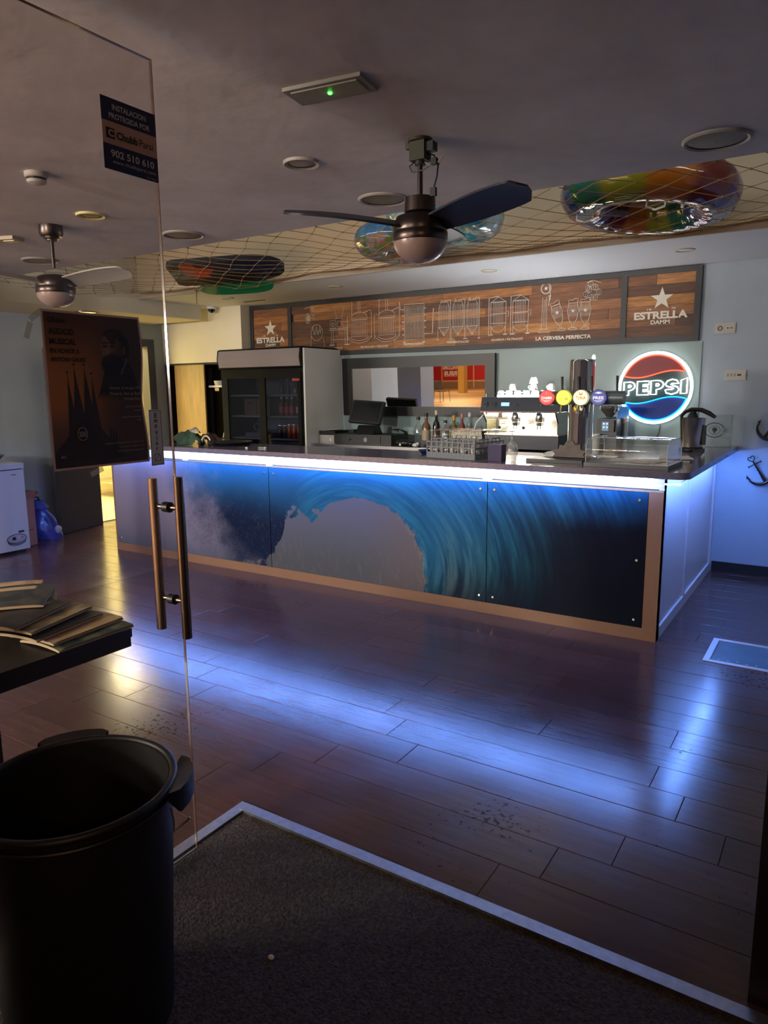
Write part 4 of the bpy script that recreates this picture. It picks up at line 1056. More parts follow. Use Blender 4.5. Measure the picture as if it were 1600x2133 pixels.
# juicer
jc = T('citrus_juicer', 'steel citrus juicer with a black lever arm', 'juicer', (-1.0, 6.02, CT + .001))
MB().lathe([(1e-4, 0), (.088, 0), (.092, .012), (.085, .03), (.080, .034), (1e-4, .034)], 32).build('base', BLACK, jc, smooth=True)
MB().box(-.02, .09, -.085, .07, 0, .02).build('switch_foot', BLACK, jc, bevel=.008)
MB().lathe([(.076, .034), (.094, .255), (.098, .262), (.092, .262), (.086, .25)], 36).build('body', STEEL, jc, smooth=True)
MB().lathe([(.05, .25), (.09, .258)], 30).build('bowl', DARK, jc, smooth=True)
MB().lathe([(1e-4, .325), (.012, .32), (.030, .29), (.045, .255), (.05, .245)], 20).build('cone', mat('cone_black', '#1c262b', .35), jc, smooth=True)
MB().tube([(-.09, .03, .23), (-.088, .03, .275), (-.06, .02, .305), (-.01, .0, .325), (.06, -.01, .320), (.12, -.02, .295), (.165, -.03, .265)], [.012, .013, .014, .016, .017, .018, .012], 10).build('lever', BLACK, jc, smooth=True)
MB().box(.078, .10, -.03, .03, .05, .20).build('spout_cover', DARK, jc, bevel=.006)
# acrylic notice at the wall end
ac = T('acrylic_notice', 'clear acrylic notice panel with a printed emblem at the wall end of the worktop', 'notice', (-.90, 6.60, CT + .001))
MB().box(-.13, .12, -.003, .003, 0, .265).build('sheet', ACRYL, ac)
MB().box(.112, .122, -.09, .003, 0, .262).build('side_fin', ACRYL, ac)
MB().box(-.13, .12, -.09, .004, 0, .004).build('foot', ACRYL, ac)
q = MB(); q.tube([(-.02 + .075 * math.cos(a), -.004, .135 + .06 * math.sin(a)) for a in [i * PI / 14 + .35 for i in range(11)]], .003, 4).tube([(-.02 + .075 * math.cos(a), -.004, .135 + .06 * math.sin(a)) for a in [i * PI / 14 + 3.5 for i in range(11)]], .003, 4)
q.tube([(-.02 + .045 * math.cos(i * PI / 12), -.004, .135 + .036 * math.sin(i * PI / 12)) for i in range(24)], .0015, 4, True); q.ell((-.02, -.004, .14), .02, .002, .018, 12, 6).box(-.026, -.014, -.005, -.003, .11, .13); q.build('emblem', DARK, ac)
# far end of the bar
crumple('cloth_bundle', 'green and maroon crumpled cloth bundle on the far end of the bar', 'cloth', -5.24, 4.72, CT + .001, .20, .13, .12, mat('cloth_green', '#2f4a3c', .8, noise=.5, ns=9), 2)
crumple('maroon_scarf', 'maroon crumpled scarf lying behind the green cloth bundle', 'scarf', -5.22, 4.965, CT + .001, .14, .10, .09, mat('cloth_maroon', '#4a3034', .8), 5, 18)
crumple('white_cap', 'small white and black cap on top of the cloth bundle', 'cap', -5.17, 4.74, CT + .105, .06, .05, .055, mat('cap_stripe', '#a9a396', .7, noise=.8, ns=30), 8, 14)
t = T('headphones', 'pair of white and black headphones at the end of the round tray', 'headphones', (-4.90, 4.62, CT + .001))
MB().tube([(.06 * math.cos(a), 0, .02 + .075 * math.sin(a)) for a in [i * PI / 12 for i in range(13)]], .008, 8).build('headband', mat('phones_white', '#c9bfa9', .4), t, smooth=True)
for s in (-1, 1): MB().cyl((s * .05, 0, .03), (s * .07, 0, .03), .028, n=16).build('ear_cup', BLACK, t, smooth=True)
t = T('serving_tray', 'round black serving tray with a raised rim on the bar', 'tray', (-4.83, 4.86, CT + .001))
MB().lathe([(1e-4, 0), (.17, 0), (.20, .03), (.205, .032), (.195, .03), (.165, .006), (1e-4, .006)], 36).build('dish', mat('tray_black', '#12141b', .3), t, smooth=True)
MB().lathe([(.200, .032), (.208, .034), (.206, .029)], 36).build('rim', mat('tray_rim', '#232735', .25), t, smooth=True)
t = T('pen', 'slim dark pen lying on the bar beside the tray', 'pen', (-4.45, 4.62, CT + .006)); MB().cyl((-.05, 0, 0), (.03, .005, 0), .005, n=8).build('barrel', DARK, t, smooth=True); MB().cyl((.03, .005, 0), (.055, .0065, 0), .006, n=8).build('cap', PAPER, t, smooth=True)
t = T('lighter', 'small silver lighter lying further along the bar', 'lighter', (-4.28, 4.68, CT + .002)); MB().box(-.035, .035, -.01, .01, 0, .012).build('case', STEEL, t, bevel=.003); MB().box(.035, .05, -.009, .009, 0, .012).build('tip', PAPER, t, bevel=.002)

# ------------------------------------------------------------------ ceiling things
BLADE = mat('blade_dark', '#1d2030', .4)
BLADE2 = mat('blade_grey', '#a39f9b', .5)


def fan(label, x, y, angs, bare, blade_m):
    t = T('ceiling_fan', label, 'ceiling fan', (x, y, ZC))
    M1 = NICKEL
    if bare:
        MB().cyl((0, 0, 0), (0, 0, -.012), .05, n=20).box(-.035, .035, -.03, .03, -.085, -.01).box(-.065, -.04, -.012, .012, -.03, 0).build('bracket', mat('bracket_rust', '#3b3a30', .6, .4), t, bevel=.003)
        MB().box(.02, .07, -.02, .02, -.055, -.02).build('terminal_block', BLACK, t, bevel=.004)
        MB().cyl((0, 0, -.085), (0, 0, -.10), .022, n=16).build('collar', DARK, t, smooth=True)
        for i, p in enumerate(([(.03, 0, -.06), (.07, -.01, -.075), (.085, -.01, -.10), (.095, -.02, -.12), (.09, -.02, -.16), (.075, -.02, -.205)], [(.02, 0, -.09), (.06, -.02, -.115), (.10, -.02, -.105), (.12, -.02, -.085)], [(-.02, 0, -.08), (-.045, -.01, -.10), (-.03, -.015, -.125), (.02, -.02, -.128), (.07, -.02, -.11)], [(.03, .01, -.07), (.06, 0, -.095), (.09, 0, -.11)])):
            MB().tube(p, .0028 if i else .0035, 6).build('wire', (BLACK, mat('wire_pale', '#8d8a80', .5), DARK, DARK)[i], t, smooth=True)
        MB().box(.062, .086, -.028, -.012, -.235, -.202).build('plug', BLACK, t, bevel=.002)
        MB().box(.065, .09, -.03, -.01, -.115, -.09).build('connector', BLACK, t, bevel=.002)
    else:
        MB().lathe([(1e-4, 0), (.068, 0), (.07, -.05), (.06, -.065), (.045, -.068), (.045, -.078), (.032, -.082), (.03, -.09), (1e-4, -.09)], 32).build('canopy', M1, t, smooth=True)
    MB().cyl((0, 0, -.08), (0, 0, -.25), .011, n=14).build('rod', M1, t, smooth=True)
    if bare: MB().lathe([(1e-4, -.225), (.052, -.225), (.063, -.228), (.066, -.285), (.05, -.30), (1e-4, -.30)], 32).build('rod_cover', M1, t, smooth=True)
    MB().lathe([(1e-4, -.29), (.06, -.292), (.10, -.305), (.112, -.33), (.115, -.362), (.113, -.366)], 40).build('motor_housing', M1, t, smooth=True)
    MB().lathe([(.113, -.364), (.116, -.368), (.116, -.400), (.113, -.404)], 40).build('lower_ring', M1, t, smooth=True)
    MB().lathe([(.110, -.360), (.110, -.408)], 40).build('shadow_gap', BLACK, t)
    MB().lathe([(.112, -.404)] + [(.112 * math.cos(a), -.404 - .082 * math.sin(a)) for a in [i * PI / 20 for i in range(1, 10)]] + [(1e-4, -.486)], 36).build('lamp_globe', mat('globe_opal', '#9b8783', .25), t, smooth=True)
    for a in angs:
        n = 14; v = []; f = []
        for i in range(n + 1):
            s = i / n; r = .09 + .47 * s
            wd = (.055 + .028 * math.sin(s * 2.4)) * (1 - max(0, (s - .9) / .1) ** 2 * .6); sk = -.05 * s * s; dz = .030 * math.sin(s * PI * .5) - .01
            pit = -R(22 - 8 * s)
            for (q, th) in ((-1, 1), (0, 1.2), (1, 1), (1, -1), (0, -.2), (-1, -1)):
                v.append((r, sk + q * wd * math.cos(pit), -.325 + dz + q * wd * math.sin(pit) + th * .004 + (.008 if q == 0 else 0)))
        for i in range(n):
            for j in range(6): f.append((i * 6 + j, i * 6 + (j + 1) % 6, (i + 1) * 6 + (j + 1) % 6, (i + 1) * 6 + j))
        f += [tuple(range(5, -1, -1)), tuple(n * 6 + j for j in range(6))]
        q = MB(); q._add(v, f); q.build('blade', blade_m, t, smooth=True, rot=(0, 0, R(a)), angle=60)
    return t


fan('ceiling fan with an open bracket and loose wires', -1.564, 2.73, (-12, 108, 228), True, BLADE)
fan('ceiling fan with a neat round canopy above the glass door', -4.208, 2.782, (18, 138, 258), False, BLADE2)
VENTM = mat('vent_rim', '#918d8a', .5); VENTD = mat('vent_disc', '#7a736b', .6)


def disc(name, label, cat, x, y, r, m1, m2, z=ZC, inner=.86, drop=.012, group=None):
    t = T(name, label, cat, (x, y, z), 0, group)
    MB().lathe([(r * inner, -drop * .5), (r * .94, -drop), (r, -drop * .4), (r, 0), (r * inner, 0)], 40).build('rim', m1, t, smooth=True)
    MB().lathe([(1e-4, -drop * .75), (r * inner * .5, -drop * .8), (r * inner, -drop * .25), (r * inner, 0)], 40).build('face', m2, t, smooth=True)
    return t
for x, lb in ((-.545, 'large round ceiling speaker above the rainbow swim ring'), (-2.19, 'large round ceiling speaker behind the fan with loose wires'), (-3.74, 'large round ceiling speaker beside the edge of the glass door'), (-5.34, 'large round ceiling speaker behind the fan with a canopy')):
    t = disc('ceiling_speaker', lb, 'speaker', x, 3.42, .135, VENTM, VENTD)
    if x > -1: MB().lathe([(1e-4, -.0135), (.004, -.012), (.004, 0)], 10).build('centre_screw', CHROME, t, smooth=True)
YEL = mat('rim_cream', '#d8cc92', .5)
disc('downlight', 'small round ceiling light between the green lit panel and the surfboard', 'downlight', -2.155, 2.69, .083, VENTM, mat('diffuser_off', '#9b9390', .5), inner=.74)
disc('downlight', 'small round ceiling light with a cream rim seen through the glass door', 'downlight', -3.765, 2.75, .083, YEL, mat('diffuser_cream', '#9a8b62', .5), inner=.74)
for x, lb in ((-1.113, 'flat round downlight above the sign board at its end nearest the sockets'), (-2.71, 'flat round downlight above the fermenter drawings'), (-4.36, 'flat round downlight above the mill drawing'), (-5.84, 'flat round downlight above the fridge header')):
    disc('downlight', lb, 'downlight', x, 5.93, .072, mat('bar_rim', '#b9b08c', .5), WHITE, inner=.84, drop=.008)
t = disc('downlight', 'glowing warm downlight in the boxed soffit above the poster', 'downlight', -6.98, 4.95, .13, STEEL, mat('lamp_glow', '#ffd890', .4, emit=(1, .62, .2), es=.8), z=2.45, inner=.8)
t = T('smoke_detector', 'white smoke detector on the ceiling seen through the glass door', 'smoke detector', (-3.272, 2.112, ZC))
MB().lathe([(1e-4, 0), (.052, 0), (.052, -.018), (.046, -.024), (1e-4, -.024)], 28).build('base', mat('detector_white', '#a8a29c', .5), t, smooth=True)
MB().lathe([(.042, -.022), (.042, -.036)], 28).build('slot_band', BLACK, t)
MB().lathe([(.045, -.034), (.040, -.046), (.025, -.052), (1e-4, -.053)], 28).build('cap', mat('detector_white', '#a8a29c', .5), t, smooth=True)
em_ = T('emergency_light', 'flat rectangular emergency light panel with a green indicator', 'emergency light', (-1.565, 2.117, ZC), R(8))
MB().box(-.148, .148, -.068, .068, -.012, 0).build('frame', mat('panel_frame', '#86837c', .5), em_, bevel=.003)
MB().box(-.125, .125, -.050, .050, -.016, -.0115).build('diffuser', mat('panel_diffuser', '#8b8a7e', .4), em_, bevel=.002)
MB().ell((.0, .0, -.017), .008, .008, .005, 12, 8).build('indicator', mat('led_green', '#20ff20', .4, emit=(.05, 1, .05), es=3), em_, smooth=True)
q = MB(); q.box(-.01, .26, -.014, .014, -.012, 0)
em2 = T('emergency_light', 'pale ceiling light fitting beside the fan with a canopy', 'emergency light', (-4.83, 2.80, ZC), R(20))
MB().box(-.13, .16, -.055, .055, -.022, 0).build('frame', mat('fitting_cream', '#b6a68c', .5), em2, bevel=.006); MB().box(.06, .14, -.02, .035, -.026, -.02).build('lamp', mat('fitting_glow', '#efe0b8', .4), em2, bevel=.004); MB().box(-.10, -.04, -.02, .02, -.024, -.02).build('slot', BLACK, em2)
q.bm.free()
t = T('dome_camera', 'small security dome camera under the white ceiling corner', 'camera', (-6.60, 6.42, ZC))
MB().lathe([(1e-4, 0), (.06, 0), (.06, -.025), (.052, -.03), (1e-4, -.03)], 24).build('base', WHITE, t, smooth=True)
MB().ell((0, 0, -.03), .045, .045, .045, 20, 12).build('dome', mat('dome_black', '#0b0d10', .08), t, smooth=True)
o = MB().box(-.16, .16, -.012, .012, -.006, 0).build('slot_vent', DARK, loc=(-5.79, 6.30, ZC)); tag(o, 'thin dark slot vent in the white ceiling above the sign', 'vent')

# fishing net across the recess and the beach toys lying in it
q = MB(); NA = Vector((.78, .96)).normalized(); NB_ = Vector((1.3, -1.0)).normalized()
def netz(x, y):
    s = (y - 3.74) / 1.68; return 2.622 + .035 * s - .055 * math.sin(PI * min(max(s, 0), 1)) + .012 * math.sin(x * 5 + y * 3) - .075 * math.exp(-((x + 4.9) / .6) ** 2 - ((y - 5.1) / .28) ** 2) - .04 * math.exp(-((x + 1.13) / .6) ** 2 - ((y - 5.05) / .4) ** 2)
sp = .18; inside = lambda p: -6.66 < p[0] < 1.5 and 3.75 < p[1] < 5.412
org = Vector((-2.5, 4.6)); knots = []
det = NA.x * NB_.y - NA.y * NB_.x
pts_ = {}
for i in range(-60, 61):
    for j in range(-60, 61):
        p = org + NA * (i * sp) + NB_ * (j * sp); p = Vector((p.x + .012 * math.sin(i * 2.1 + j), p.y + .012 * math.cos(i + j * 1.7)))
        pts_[i, j] = p
def clipseg(a, b):
    t0, t1 = 0, 1; d = b - a
    for (n0, n1, k) in ((-6.66, 1.5, 0), (3.75, 5.412, 1)):
        if abs(d[k]) < 1e-9: continue
        s0, s1 = (n0 - a[k]) / d[k], (n1 - a[k]) / d[k]
        if s0 > s1: s0, s1 = s1, s0
        t0, t1 = max(t0, s0), min(t1, s1)
    return (a + d * t0, a + d * t1) if t1 - t0 > .02 else None
for (i, j), p in pts_.items():
    for k in ((i + 1, j), (i, j + 1)):
        if k in pts_:
            c = clipseg(p, pts_[k])
            if c: q.tube([(c[0].x, c[0].y, netz(*c[0])), (c[1].x, c[1].y, netz(*c[1]))], .0021, 4)
    if inside(p) and p.x > -6.6: q.ell((p.x, p.y, netz(*p)), .0065, .0065, .0065, 5, 4)
q.tube([(-6.66 + i * .4, 5.412, netz(-6.66 + i * .4, 5.412)) for i in range(21)], .006, 5)
nt_ = q.build('fishing_net', mat('net_twine', '#7d6344', .8)); tag(nt_, 'brown knotted fishing net stretched under the ceiling recess', 'net')
t = T('net_cord', 'short brown cord end hanging from the net', 'cord', (-5.76, 5.40, 2.64))
MB().tube([(0, 0, .01), (.004, 0, -.03), (-.003, 0, -.08), (.002, 0, -.15)], .004, 6).build('cord', mat('cord_brown', '#6a4a34', .8), t); MB().ell((0, 0, -.015), .02, .01, .008, 8, 5).build('knot', mat('cord_brown', '#6a4a34', .8), t)


def ringtoy(label, cx, cy, cz, Rr, r, tilt, fcol, rough=.12):
    t = T('swim_ring', label, 'swim ring', (cx, cy, cz)); t.rotation_euler = tilt
    n, m = 96, 28
    s, u = np.meshgrid(np.arange(n) / n, np.arange(m) / m, indexing='ij')
    a, b_ = s * 2 * PI, u * 2 * PI
    cr = 1 + .012 * np.sin(a * 24)
    co = np.stack([(Rr + r * cr * np.cos(b_)) * np.cos(a), (Rr + r * cr * np.cos(b_)) * np.sin(a), r * cr * np.sin(b_) * .92], -1).reshape(-1, 3)
    me = bpy.data.meshes.new('ring'); F = [(i * m + j, ((i + 1) % n) * m + j, ((i + 1) % n) * m + (j + 1) % m, i * m + (j + 1) % m) for i in range(n) for j in range(m)]
    me.from_pydata(co.tolist(), [], F); me.update()
    c = fcol(a, b_).reshape(-1, 3)
    at = me.color_attributes.new('Col', 'FLOAT_COLOR', 'POINT'); at.data.foreach_set('color', np.c_[c, np.ones(len(c))].astype(np.float32).ravel())
    mm = mat('inflatable_vinyl_%d' % int(rough * 100), '#ffffff', rough, attr=True, coat=.6)
    link('ring', me, mm, t, True)
    MB().torus((0, 0, 0), Rr - r * .999, .0025, 60, 5).build('seam', mat('vinyl_seam', '#8d93a0', .3), t, smooth=True)
    MB().cyl((Rr * .7, -Rr * .71, -r * .9), (Rr * .7, -Rr * .71, -r * 1.08), .012, .009, 10).build('valve', mat('valve_clear', '#b9bcc0', .2), t, smooth=True)
    return t


RB = np.array([lin(h) for h in ('#4a2270', '#26346e', '#1a5240', '#6d7018', '#8a5018', '#5a1c1a')])
def rainbow(a, b):
    k = ((a + .25) / (2 * PI) * 12) % 6; i = np.floor(k).astype(int); f = k - i
    c = RB[i % 6] * (1 - sstep(.75, 1, f))[..., None] + RB[(i + 1) % 6] * sstep(.75, 1, f)[..., None]
    return c
ringtoy('large rainbow striped inflatable ring lying in the net', -1.13, 4.78, 2.755, .375, .150, (R(-4), R(3), 0), rainbow, .10)
def cyan(a, b):
    f = fbm(np.cos(a) * 2 + 3, np.sin(a) * 2 + b * .3, 4); return mixc(lin('#2d9cc0'), lin('#b9e2ec'), sstep(.45, .7, f))
ringtoy('pale cyan inflatable ring in the net behind the fan', -2.36, 4.45, 2.73, .27, .125, (R(-5), R(3), 0), cyan, .15)
def floral(a, b):
    base = mixc(lin('#2f78b8'), lin('#3f86c4'), (np.sin(a * 12) > .6) * 1.0)
    x, y = a * 2.6, b * 2.2; cell = vn(x * 1.9, y * 1.9); c2 = vn(x * 3.7 + 5, y * 3.7)
    pal = np.array([lin(h) for h in ('#23306e', '#b08a4c', '#9c93b8', '#5f7f4a', '#b4653e', '#c9bcd2')]); k = np.floor((cell * 3.3 + c2 * 2.6)).astype(int) % 6
    pat = pal[k]; low = ((b > PI * 1.12) & (b < PI * 1.95)); return np.where(low[..., None], pat, base)
ringtoy('blue inflatable ring with a floral pattern in the net', -3.02, 4.95, 2.715, .235, .12, (R(-4), R(3), 0), floral, .12)
# ring handles
rr_ = [o for o in COL.objects if o.name == 'swim_ring'][0]
for ang in (-2.55, -1.2):
    p0 = (.375 * math.cos(ang), .375 * math.sin(ang))
    MB().tube([(p0[0] - .05, p0[1], -.135), (p0[0] - .05, p0[1], -.17), (p0[0], p0[1], -.185), (p0[0] + .05, p0[1], -.17), (p0[0] + .05, p0[1], -.135)], .006, 6).build('handle', mat('vinyl_clear', '#a9aeb4', .15), rr_, smooth=True)


def boardcol(s, t):
    f = fbm(s * 7, t * 5, 4); g = fbm(s * 3 + 9, t * 9, 4)
    c = mixc(lin('#10131f'), lin('#1b2450'), sstep(.3, .8, t) * (s > .3))
    c = mixc(c, lin('#c23a2c'), ((s > .12) & (s < .42) & (f + .25 * np.sin(s * 9) > .55) & (t > .35)) * .95)
    c = mixc(c, lin('#5f7f80'), ((s < .22) & (g > .48) & (t < .72) & (t > .3)) * .8)
    c = mixc(c, lin('#5f8f9c'), ((s > .4) & (np.abs(g - .5) < .012)) * .6)
    return c
bb = T('bodyboard', 'dark bodyboard with a red and grey print lying in the net', 'bodyboard', (-4.78, 4.86, 2.665)); bb.rotation_euler = (R(-17), R(-3), R(30))
def boutline(s):
    return np.where(s < .06, .16 + .05 * np.sqrt(np.clip(s / .06, 0, 1)), np.where(s > .62, .21 * np.sqrt(np.clip(1 - ((s - .62) / .38) ** 2.3, 0, 1)), .21))
def bpos(s, t):
    wd = boutline(s); return np.stack([-.5 + 1.02 * s, (1 - 2 * t) * wd, -.02 + .0 * s], -1)
printed('under_side', 140, 60, bpos, boardcol, mat('board_print', '#ffffff', .3, attr=True), bb)
ol = [(-.5 + 1.02 * i / 40, float(boutline(np.array(i / 40)))) for i in range(41)]
MB().prism([(x, -y) for x, y in ol] + [(x, y) for x, y in ol[::-1][1:]], -.0195, .03).build('foam_core', mat('foam_navy', '#12162a', .5), bb, bevel=.006)
sk = T('skim_board', 'glossy green foam skim board under the bodyboard', 'skim board', (-4.97, 5.17, 2.572)); sk.rotation_euler = (R(-20), R(-2), R(28))
ol = [(-.36 + .72 * i / 24, .12 * math.sqrt(max(0, 1 - abs(i / 12 - 1) ** 3))) for i in range(25)]
MB().prism([(x, -y) for x, y in ol] + [(x, y) for x, y in ol[::-1][1:-1]], -.012, .012).build('board', mat('board_green', '#1f7a4e', .12, coat=.5), sk, bevel=.004)
MB().prism([(x * .96, -y * .75 - .02) for x, y in ol[:12]] + [(x * .96, -y * .95 - .005) for x, y in ol[:12][::-1]], -.0135, -.012).build('edge_stripe', mat('board_cream', '#c9c79a', .3), sk)

# ------------------------------------------------------------------ back wall fittings
def sock(label, x, z, wd, second):
    t = T('wall_socket', label, 'socket', (x, VB - .001, z))
    SW = mat('socket_white', '#bdbdb6', .4)
    MB().box(-wd / 2, wd / 2, -.010, 0, -.043, .043).build('plate', SW, t, bevel=.002)
    if second:
        for cx in (-.036, .036): MB().box(cx - .033, cx + .033, -.0125, -.010, -.036, .036).build('module', SW, t, bevel=.001)
        MB().lathe([(.021, 0), (.019, .002), (.017, -.0), (1e-4, -.001)], 24, mtx=Matrix.Translation((-.036, -.0128, 0)) @ Matrix.Rotation(PI / 2, 4, 'X')).build('socket_well', mat('well_grey', '#6a6a66', .5), t, smooth=True)
        for cx in (-.043, -.029): MB().cyl((cx, -.0126, 0), (cx, -.0140, 0), .003, n=8).build('pin_hole', BLACK, t)
        for cx, r in ((.022, .006), (.036, .003), (.050, .006)): MB().cyl((cx, -.0122, 0), (cx, -.0135, 0), r, n=12).build('aerial_port', BLACK, t, smooth=True)
    else:
        for cx in (-.055, -.028, -.002): MB().box(cx - .006, cx + .006, -.0115, -.0098, -.013, .013).build('switch', mat('switch_grey', '#8d8f8a', .5), t, bevel=.001)
        MB().box(.016, .046, -.0115, -.0098, -.007, .007).build('socket_slot', BLACK, t, bevel=.001)
        MB().cyl((wd / 2 - .012, -.002, 0), (wd / 2 - .012, -.018, 0), .012, n=12).build('knob', SW, t, smooth=True)
sock('double white wall socket plate with an aerial outlet', -.908, 2.078, .16, True)
sock('white switch plate with three small switches and a dark slot', -.805, 1.692, .165, False)
ANC = mat('anchor_bronze', '#3a322c', .35, .7)
def anchor(label, x, z, tilt, heart):
    t = T('anchor', label, 'anchor', (x, VB - .028, z)); t.rotation_euler = (0, R(tilt), 0)
    if heart: MB().tube([(0.0 + .026 * math.sin(a) ** 3, 0, .125 + .0018 * (13 * math.cos(a) - 5 * math.cos(2 * a) - 2 * math.cos(3 * a) - math.cos(4 * a))) for a in [i * PI / 12 for i in range(24)]], .004, 6, True).build('ring', ANC, t, smooth=True)
    else: MB().torus((0, 0, .125), .022, .004, 20, 6, Matrix.Rotation(PI / 2, 4, 'X')).build('ring', ANC, t, smooth=True)
    MB().tube([(0, 0, .10), (0, 0, .0), (0, 0, -.09)], [.007, .008, .014], 8).build('shank', ANC, t, smooth=True)
    MB().tube([(-.05, 0, .075), (.05, 0, .075)], .0045, 6).ell((-.05, 0, .075), .007, .007, .007, 8, 6).ell((.05, 0, .075), .007, .007, .007, 8, 6).build('stock', ANC, t, smooth=True)
    MB().tube([(.10 * math.sin(a), 0, -.02 - .09 * math.cos(a) + .01) for a in [R(d) for d in range(-85, 86, 10)]], [.004 + .010 * math.cos(R(d)) for d in range(-85, 86, 10)], 8).build('arms', ANC, t, smooth=True)
    for s in (-1, 1): MB().prism([(s * .112, -.005), (s * .085, -.03), (s * .098, .022)][::s], -.006, .006, 'y').build('fluke', ANC, t, bevel=.002)
anchor('bronze wall anchor with a heart shaped ring below the worktop level', -.565, .89, -32, True)
anchor('brown wall anchor above the heart ringed anchor', -.505, 1.26, 28, False)

# ------------------------------------------------------------------ floor boxes
def fbox(label, x0, x1, y0, y1):
    t = T('floor_hatch', label, 'floor hatch', ((x0 + x1) / 2, (y0 + y1) / 2, .0005)); a, c = (x1 - x0) / 2, (y1 - y0) / 2; w_ = .035
    q = MB(); q.box(-a, a, -c, -c + w_, 0, .004).box(-a, a, c - w_, c, 0, .004).box(-a, -a + w_, -c + w_, c - w_, 0, .004).box(a - w_, a, -c + w_, c - w_, 0, .004); q.build('frame', mat('hatch_frame', '#b9bcc8', .45, .5), t, bevel=.001)
    MB().box(-a + w_ + .008, a - w_ - .008, -c + w_ + .008, c - w_ - .008, 0, .0018).build('cover', mat('hatch_cover', '#4d6a7c', .18, noise=.1, ns=6), t)
    MB().box(-a + w_, a - w_, -c + w_, c - w_, 0, .0006).build('gap', BLACK, t)
    for i in range(5): MB().ell((-a + .08 + i * .05, -c + .06 + .008 * (i % 3), .002), .006, .003, .001, 6, 4).build('scratch', PAPER, t)
    return t
fbox('square metal framed floor hatch in front of the back wall', -.592, -.15, 4.385, 4.835)
fbox('square metal framed floor hatch beyond the magazine table', -4.33, -3.883, 2.405, 2.845)

# ------------------------------------------------------------------ left side of the room
fz_ = T('chest_freezer', 'white chest freezer with an oval control panel', 'freezer', (-7.28, 3.55, 0))
FW = mat('freezer_white', '#d3d6da', .35)
MB().box(-.34, .34, -.51, .51, .03, .84).build('cabinet', FW, fz_, bevel=.008)
MB().box(-.345, .348, -.515, .515, .852, .905).build('lid', FW, fz_, bevel=.008)
MB().box(-.33, .33, -.50, .50, .838, .854).build('gasket', DARK, fz_)
MB().box(-.31, .31, -.48, .48, 0, .03).build('plinth', BLACK, fz_)
e_ = lambda rx, rz, y, z: [(y + rx * math.cos(a), z + rz * math.sin(a)) for a in [i * PI / 16 for i in range(32)]]
cp = MB().prism(e_(.10, .045, .375, .15), .338, .344, 'x').build('control_panel', mat('panel_grey', '#b7bac6', .4), fz_, bevel=.001)
MB().tube([(.345, y, z) for y, z in e_(.10, .045, .375, .15)], .003, 5, True).build('panel_rim', DARK, cp)
MB().cyl((.343, .345, .155), (.356, .345, .155), .016, n=16).build('dial', BLACK, cp, smooth=True)
for i, c in enumerate(('led_red', 'dark', 'dark')): MB().cyl((.343, .40 + i * .022, .158), (.347, .40 + i * .022, .158), .004, n=8).build('indicator', mat('indicator_red', '#ff5030', .4, emit=(1, .12, .05), es=.5) if i == 0 else BLACK, cp)
for i in range(3): MB().tube([(.344, .375 + .092 * math.cos(a), .15 - .012 - i * .009 + .036 * math.sin(a)) for a in [PI + k * PI / 12 for k in range(13)]], .002, 4).build('groove', DARK, cp)
MB().box(.338, .342, .40, .46, .205, .225).build('badge_plate', DARK, fz_); MB().box(.338, .342, .38, .43, .79, .797).build('maker_plate', DARK, fz_)
t = T('metal_bowl', 'dark metal bowl on the lid of the chest freezer', 'bowl', (-7.25, 3.90, .906))
MB().lathe([(1e-4, 0), (.06, 0), (.10, .03), (.135, .07), (.13, .07), (.095, .034), (1e-4, .006)], 28).build('bowl', mat('bowl_metal', '#6f7468', .3, .7), t, smooth=True); MB().torus((0, 0, .07), .134, .004, 28, 6).build('rim', mat('bowl_metal', '#6f7468', .3, .7), t, smooth=True)
cbx = T('cardboard_box', 'tall open cardboard box between the freezer and the blue bag', 'box', (-7.27, 4.18, 0))
KR = mat('cardboard', '#a8776a', .8, noise=.06, ns=8)
q = MB(); q.box(-.13, .13, -.085, -.082, 0, .50).box(-.13, .13, .082, .085, 0, .50).box(-.13, -.127, -.085, .085, 0, .50).box(.127, .13, -.085, .085, 0, .50).box(-.13, .13, -.085, .085, 0, .004); q.build('body', KR, cbx)
MB().box(0, .10, -.085, .085, 0, .003).build('flap', KR, cbx, loc=(.13, 0, .498), rot=(0, R(-62), 0)); MB().box(-.13, .13, 0, .09, 0, .003).build('flap', KR, cbx, loc=(0, .083, .498), rot=(R(48), 0, 0)); MB().box(-.13, .13, -.09, 0, 0, .003).build('flap', KR, cbx, loc=(0, -.083, .498), rot=(R(-70), 0, 0))
MB().box(.1301, .1312, -.03, .05, .17, .178).build('print', DARK, cbx)
bg = T('plastic_bag', 'shiny blue plastic bag slumped beside the cardboard box', 'bag', (-7.38, 4.53, 0))
n, m_ = 40, 24; V = []; Fc = []
for j in range(m_ + 1):
    for i in range(n):
        a = 2 * PI * i / n; h = j / m_
        r = .145 * (1 - h) ** .55 + .035 * (h > .75) + .03 * float(fbm(np.array(3 + 2 * math.cos(a) + h * 3), np.array(3 + 2 * math.sin(a) + h), 3)) * 2 * math.sin(PI * min(1, h * 1.2 + .1))
        V.append((r * math.cos(a) * .9, r * math.sin(a) * 1.1 - .09 * h, .44 * h))
for j in range(m_):
    for i in range(n): Fc.append((j * n + i, j * n + (i + 1) % n, (j + 1) * n + (i + 1) % n, (j + 1) * n + i))
q = MB(); q._add(V, Fc + [tuple(range(n))]); q.build('bag', mat('bag_blue', '#1e3bb8', .18, bump=.8, bs=9), bg, smooth=True, angle=80)
q = MB(); q.tube([(-.02, -.12, .40), (.0, -.13, .47), (.03, -.10, .48), (.03, -.07, .42)], .012, 6); q.build('handle', mat('bag_dark', '#151c44', .3), bg, smooth=True)
